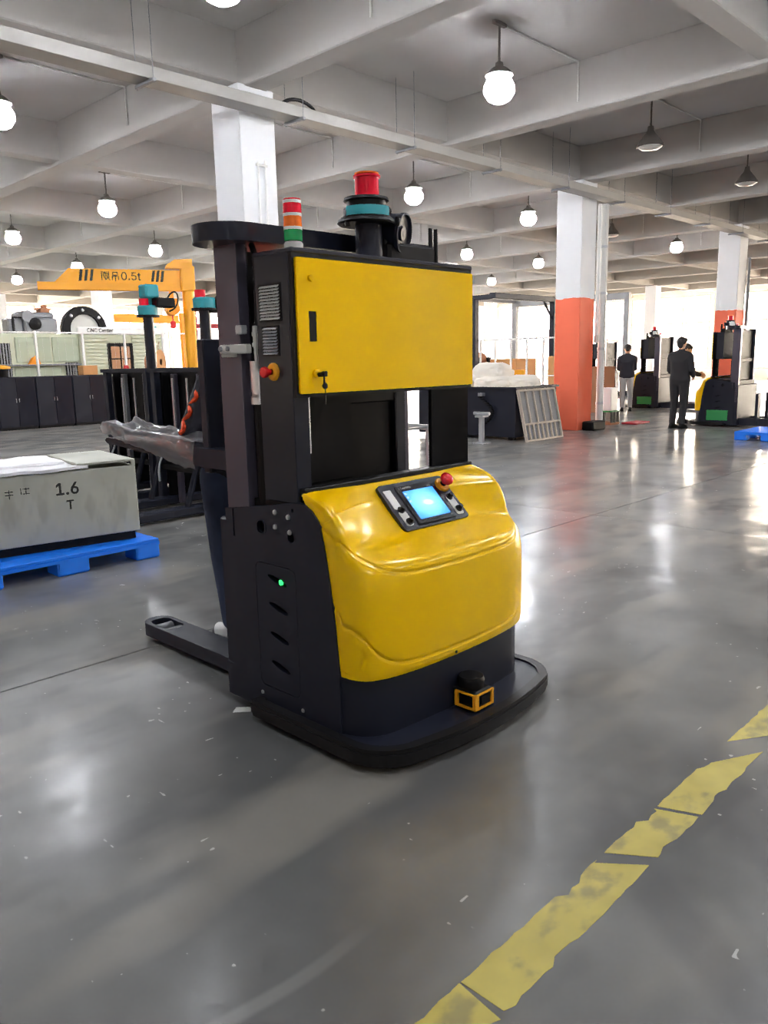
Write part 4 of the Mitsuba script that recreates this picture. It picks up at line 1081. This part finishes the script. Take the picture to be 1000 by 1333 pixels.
for z in (1.30, 2.25, 2.62):
    part(k, 'beam', bx(9.55, 10.7, 14.9, 15.0, z, z + .09), REDDK, False)
k = thing('work_bench', 'low dark bench behind the half-built trucks', 'bench')
part(k, 'top', bx(5.9, 7.0, 11.0, 11.6, 1.28, 1.34, .005), BLACK, False)
for x in (5.92, 6.92):
    for y in (11.02, 11.54):
        part(k, 'leg', bx(x, x + .06, y, y + .06, 0, 1.28), BLACK, False)
solid('cap', lathe([(0, 0), (.075, 0), (.07, .02), (.03, .16), (0, .16)], 16, (6.02, 11.3, 1.34)), RED, 'small red cap standing on the bench left of the brown cable reel', 'cap', smooth=30)
k = thing('cable_reel', 'brown cable reel with wire ends, behind the half-built trucks', 'cable reel')
part(k, 'coil', lathe([(.05, -.09), (.16, -.09), (.17, 0), (.16, .09), (.05, .09)], 24, (6.5, 11.3, 1.515), (.6, -.8, 0)), BROWN, 30)
part(k, 'flange', lathe([(.05, .09), (.19, .09), (.19, .11), (.05, .11)], 24, (6.5, 11.3, 1.535), (.6, -.8, 0)), CARD, 30)
for i in range(4):
    part(k, 'wire', tube(bez((6.4 + .06 * i, 11.28, 1.56), (6.38 + .06 * i, 11.25, 1.8), (6.42 + .05 * i, 11.3, 1.75), (6.40 + .07 * i, 11.3, 1.85)), .006, 5), BROWN, True)
solid('carton', bx(6.36, 6.5, 11.02, 11.10, 1.34, 1.43, .006), WHITE, 'small white box in front of the brown cable reel', 'box', smooth=False)

# ------------------------------------------------------------------ right side of the hall
truck('dark pallet stacker with green side sign and yellow hood, at far right', move(2 * CX + 14.605, 8.95, 0, 180), detail=False, label_extra=True, raised=False)
truck('farther dark pallet stacker behind the people, with a green side sign', move(2 * CX + 19.10, 12.75, 0, 180), detail=False, label_extra=True, raised=False)
truck('third dark pallet stacker, farthest back just right of the drain pipe', move(2 * CX + 24.6, 17.4, 0, 180), detail=False, raised=False)

pallet('blue plastic pallet lying empty on the floor at the right edge', move(15.25, 4.1, 0, 90), 1.12, 1.16)

# dark trough with white sacks
k = thing('trough', 'big dark steel trough beside the orange column, filled with white sacks', 'trough')
for nm, m in (('wall', bx(11.90, 11.94, 8.28, 10.6, .06, .95, .005)), ('wall', bx(13.2, 13.24, 8.28, 10.6, .06, .95, .005)), ('wall', bx(11.90, 13.24, 8.28, 8.32, .06, .95, .005)), ('wall', bx(11.90, 13.24, 10.56, 10.6, .06, .95, .005)),
              ('bottom', bx(11.92, 13.22, 8.3, 10.58, .06, .10)), ('rim', prism(sbox(11.86, 8.24, 13.28, 10.64).difference(sbox(11.96, 8.34, 13.18, 10.54)), .93, .965))):
    part(k, nm, m, DARK, False)
for x in (12.0, 13.05):
    for y in (8.4, 10.4):
        part(k, 'foot', bx(x, x + .1, y, y + .1, 0, .07), BLACK, False)


def sack(x, y, z, lx, ly, h, rz, label, seed):
    m = trimesh.creation.icosphere(4)
    v = m.vertices.copy()
    sg = np.sign(v) * np.abs(v) ** np.array([.65, .65, .85])
    n_ = meshkit.fbm(v * 2.3 + seed, 4, seed) - .5
    v = sg * np.array([lx, ly, h]) * (1 + .35 * n_[:, None])
    v[:, 2] = np.maximum(v[:, 2], -h * .55)
    m.vertices = v
    solid('sack', m, SACK, label, 'sack', 'white sacks in the trough', smooth=60, M=move(x, y, z + h * .55, rz))


for a in ((12.3, 10.0, .90, .33, .42, .15, 8, 'flat white sack at the left end of the trough, behind the yellow machine', 1), (12.5, 9.15, .90, .42, .33, .16, -10, 'flat white sack near the middle of the trough', 2), (12.65, 9.35, 1.06, .44, .36, .22, 15, 'big white sack lying on top of the sack pile', 3),
          (12.8, 8.72, .90, .34, .30, .17, 30, 'white sack at the right front corner of the trough', 4)):
    sack(*a)
for j in range(2):
    part(k, 'inner_load', bx(11.97 + j * .61, 12.56 + j * .61, 8.36, 10.52, .1, .90, .02), SACK, False)

k = thing('grille_panel', 'grey slatted grille panel leaning against the dark trough', 'grille')
MG = move(11.86, 7.98) @ trimesh.transformations.rotation_matrix(math.radians(-13), [1, 0, 0])
gw, gh = 1.20, .95
part(k, 'frame', prism(sbox(0, 0, gw, gh).difference(sbox(.035, .035, gw - .035, gh - .035)), 0, .05, 'y'), GRILLE, False, MG)
part(k, 'rail', bx(.03, gw - .03, 0, .05, .30, .335), GRILLE, False, MG)
for i in range(4):
    part(k, 'bar', bx(.225 + i * .235, .255 + i * .235, .005, .05, .33, gh - .03), GRILLE, False, MG)
for i in range(7):
    part(k, 'slat', bx(.13 + i * .143, .165 + i * .143, .005, .05, .03, .31), GRILLE, False, MG)
part(k, 'back_sheet', bx(.03, gw - .03, .035, .045, .03, gh - .03), GREYMET, False, MG)

k = thing('support_stand', 'grey steel support stand with a crank in front of the dark trough', 'stand')
part(k, 'post', bx(11.25, 11.33, 8.53, 8.61, .02, .48, .006), ALU, False)
part(k, 'foot', bx(11.17, 11.41, 8.45, 8.69, 0, .02), ALU, False)
part(k, 'head', cat([bx(11.2, 11.38, 8.48, 8.66, .46, .50, .006), cyl((11.29, 8.40, .53), (11.29, 8.74, .53), .03, 10)]), ALU, 30)
k = thing('drag_chain', 'black plastic cable chain hanging against the dark trough', 'cable chain')
for i in range(16):
    t = i / 15
    a = t * 2.6
    cx_, cz_ = 11.83, .78 - .55 * t
    cy_ = 9.02 - .28 * math.sin(a * 1.2)
    part(k, 'chain_link', bx(cx_ - .03, cx_ + .03, cy_ - .03, cy_ + .03, cz_ - .014, cz_ + .014, .006), BLACK, False)
part(k, 'bracket', bx(11.80, 11.90, 8.95, 9.05, .80, .86), GREYMET, False)

# roller conveyor seen through the gap of the truck
k = thing('roller_table', 'silver roller table seen through the gap under the yellow cabinet', 'roller table')
for x in (7.6, 8.5):
    part(k, 'rail', bx(x, x + .05, 7.3, 9.6, .50, .58, .004), ALU, False)
for i in range(14):
    part(k, 'roller', cyl((7.65, 7.45 + i * .155, .555), (8.5, 7.45 + i * .155, .555), .03, 10), STEEL, 40)
for x in (7.6, 8.5):
    for y in (7.4, 9.5):
        part(k, 'leg', bx(x, x + .05, y, y + .05, 0, .5, .003), ALU, False)
part(k, 'stop', cat([cyl((8.3, 8.2, .58), (8.3, 8.2, .78), .012, 8), bx(8.22, 8.38, 8.12, 8.28, .64, .68, .008)]), WHITE, 30)

# things at the foot of the orange column
solid('black_case', bx(14.36, 14.86, 8.10, 8.36, 0, .18, .02), BLACK, 'low black case at the foot of the orange column', 'case', smooth=False)
solid('carton', bx(15.8, 16.1, 8.50, 8.78, .30, .80, .015), WHITE, 'white carton standing on a box right of the drain pipe', 'box', smooth=False)
k = thing('crate', 'small dark crate under the white carton, right of the drain pipe', 'crate')
part(k, 'base', bx(15.78, 16.14, 8.46, 8.82, 0, .05, .005), BROWN, False)
for i in range(3):
    part(k, 'slat', bx(15.78 + i * .125, 15.87 + i * .125, 8.46, 8.50, .05, .29, .004), INK, False)
    part(k, 'slat', bx(15.78 + i * .125, 15.87 + i * .125, 8.78, 8.82, .05, .29, .004), INK, False)
part(k, 'lid', bx(15.78, 16.14, 8.46, 8.82, .275, .30, .004), GREEN, False)
solid('doormat', bx(16.1, 16.75, 8.05, 8.4, 0, .04, .01), REDDK, 'brown folded mat on the floor right of the drain pipe', 'mat', smooth=False)

# dark gantry frame, fence and goods behind the trough
k = thing('gantry_frame', 'dark steel gantry frame between the machine cabinet and the orange column', 'gantry')
part(k, 'beam', bx(17.1, 20.5, 12.55, 12.75, 3.0, 3.14, .01), DARK, False)
part(k, 'beam', bx(17.25, 17.37, 12.6, 16.0, 3.0, 3.12, .01), DARK, False)
part(k, 'beam', bx(17.1, 20.5, 15.9, 16.05, 2.85, 3.0, .01), GREYMET, False)
for x, y in ((17.2, 13.3), (20.0, 12.65), (17.3, 16.0), (20.3, 16.0)):
    part(k, 'post', bx(x - .08, x + .08, y - .08, y + .08, 0, 3.02, .01), DARK, False)
part(k, 'brace', cyl((19.98, 12.65, 2.5), (19.5, 12.65, 3.02), .03, 8), DARK, 30)
k = thing('white_fence', 'white post and rail fence behind the dark trough', 'fence')
for i in range(9):
    y = 10.4 + i * .5
    part(k, 'post', bx(17.60, 17.65, y, y + .04, 0, 1.98, .004), WHITE, False)
part(k, 'rail', bx(17.60, 17.65, 10.4, 14.5, 1.94, 1.98), WHITE, False)
part(k, 'rail', bx(17.60, 17.65, 10.4, 14.5, 1.0, 1.03), WHITE, False)
for i, (x, y, w, h, mat, lab) in enumerate(((19.3, 13.4, 1.0, 1.45, CARD, 'big pale brown carton behind the white fence, left of the stack'), (19.0, 11.3, .9, 1.5, CARD, 'pale brown carton behind the white fence, in the middle'), (19.0, 10.5, .7, 1.2, BROWN, 'brown carton behind the white fence, next to the orange column'))):
    solid('carton', bx(x, x + w, y, y + .95 * w, 0, h, .015), mat, lab, 'box', smooth=False)
k = thing('winch', 'dark brown winch on a yellow beam behind the white fence', 'winch')
part(k, 'drum', cyl((19.0, 14.9, 1.35), (19.5, 14.9, 1.35), .32, 18), BROWN, 40)
part(k, 'frame', cat([bx(18.95, 19.05, 14.5, 15.3, .0, 1.5, .01), bx(19.45, 19.55, 14.5, 15.3, 0, 1.5, .01)]), BLACK, False)
part(k, 'yellow_beam', bx(18.8, 18.95, 12.8, 15.6, .98, 1.14, .01), CRANE, False)

# pipes and frames far back on the right
k = thing('pipe_frame', 'grey steel frame far back to the right of the orange column', 'frame')
for y in (20.2, 15.0):
    part(k, 'post', bx(29.0, 29.2, y, y + .2, 0, 3.75, .01), GREYMET, False)
part(k, 'beam', bx(29.0, 29.2, 15.0, 20.4, 3.6, 3.85, .01), GREYMET, False)
part(k, 'beam', bx(25.0, 29.2, 20.2, 20.4, 3.75, 3.95, .01), GREYMET, False)

solid('paper_scrap', prism(Polygon([(1.83, 2.74), (1.90, 2.68), (1.93, 2.71), (1.87, 2.77)]), 0.0, .002), WHITE, 'small white paper scrap on the floor by the rear corner of the machine', 'paper', smooth=False)
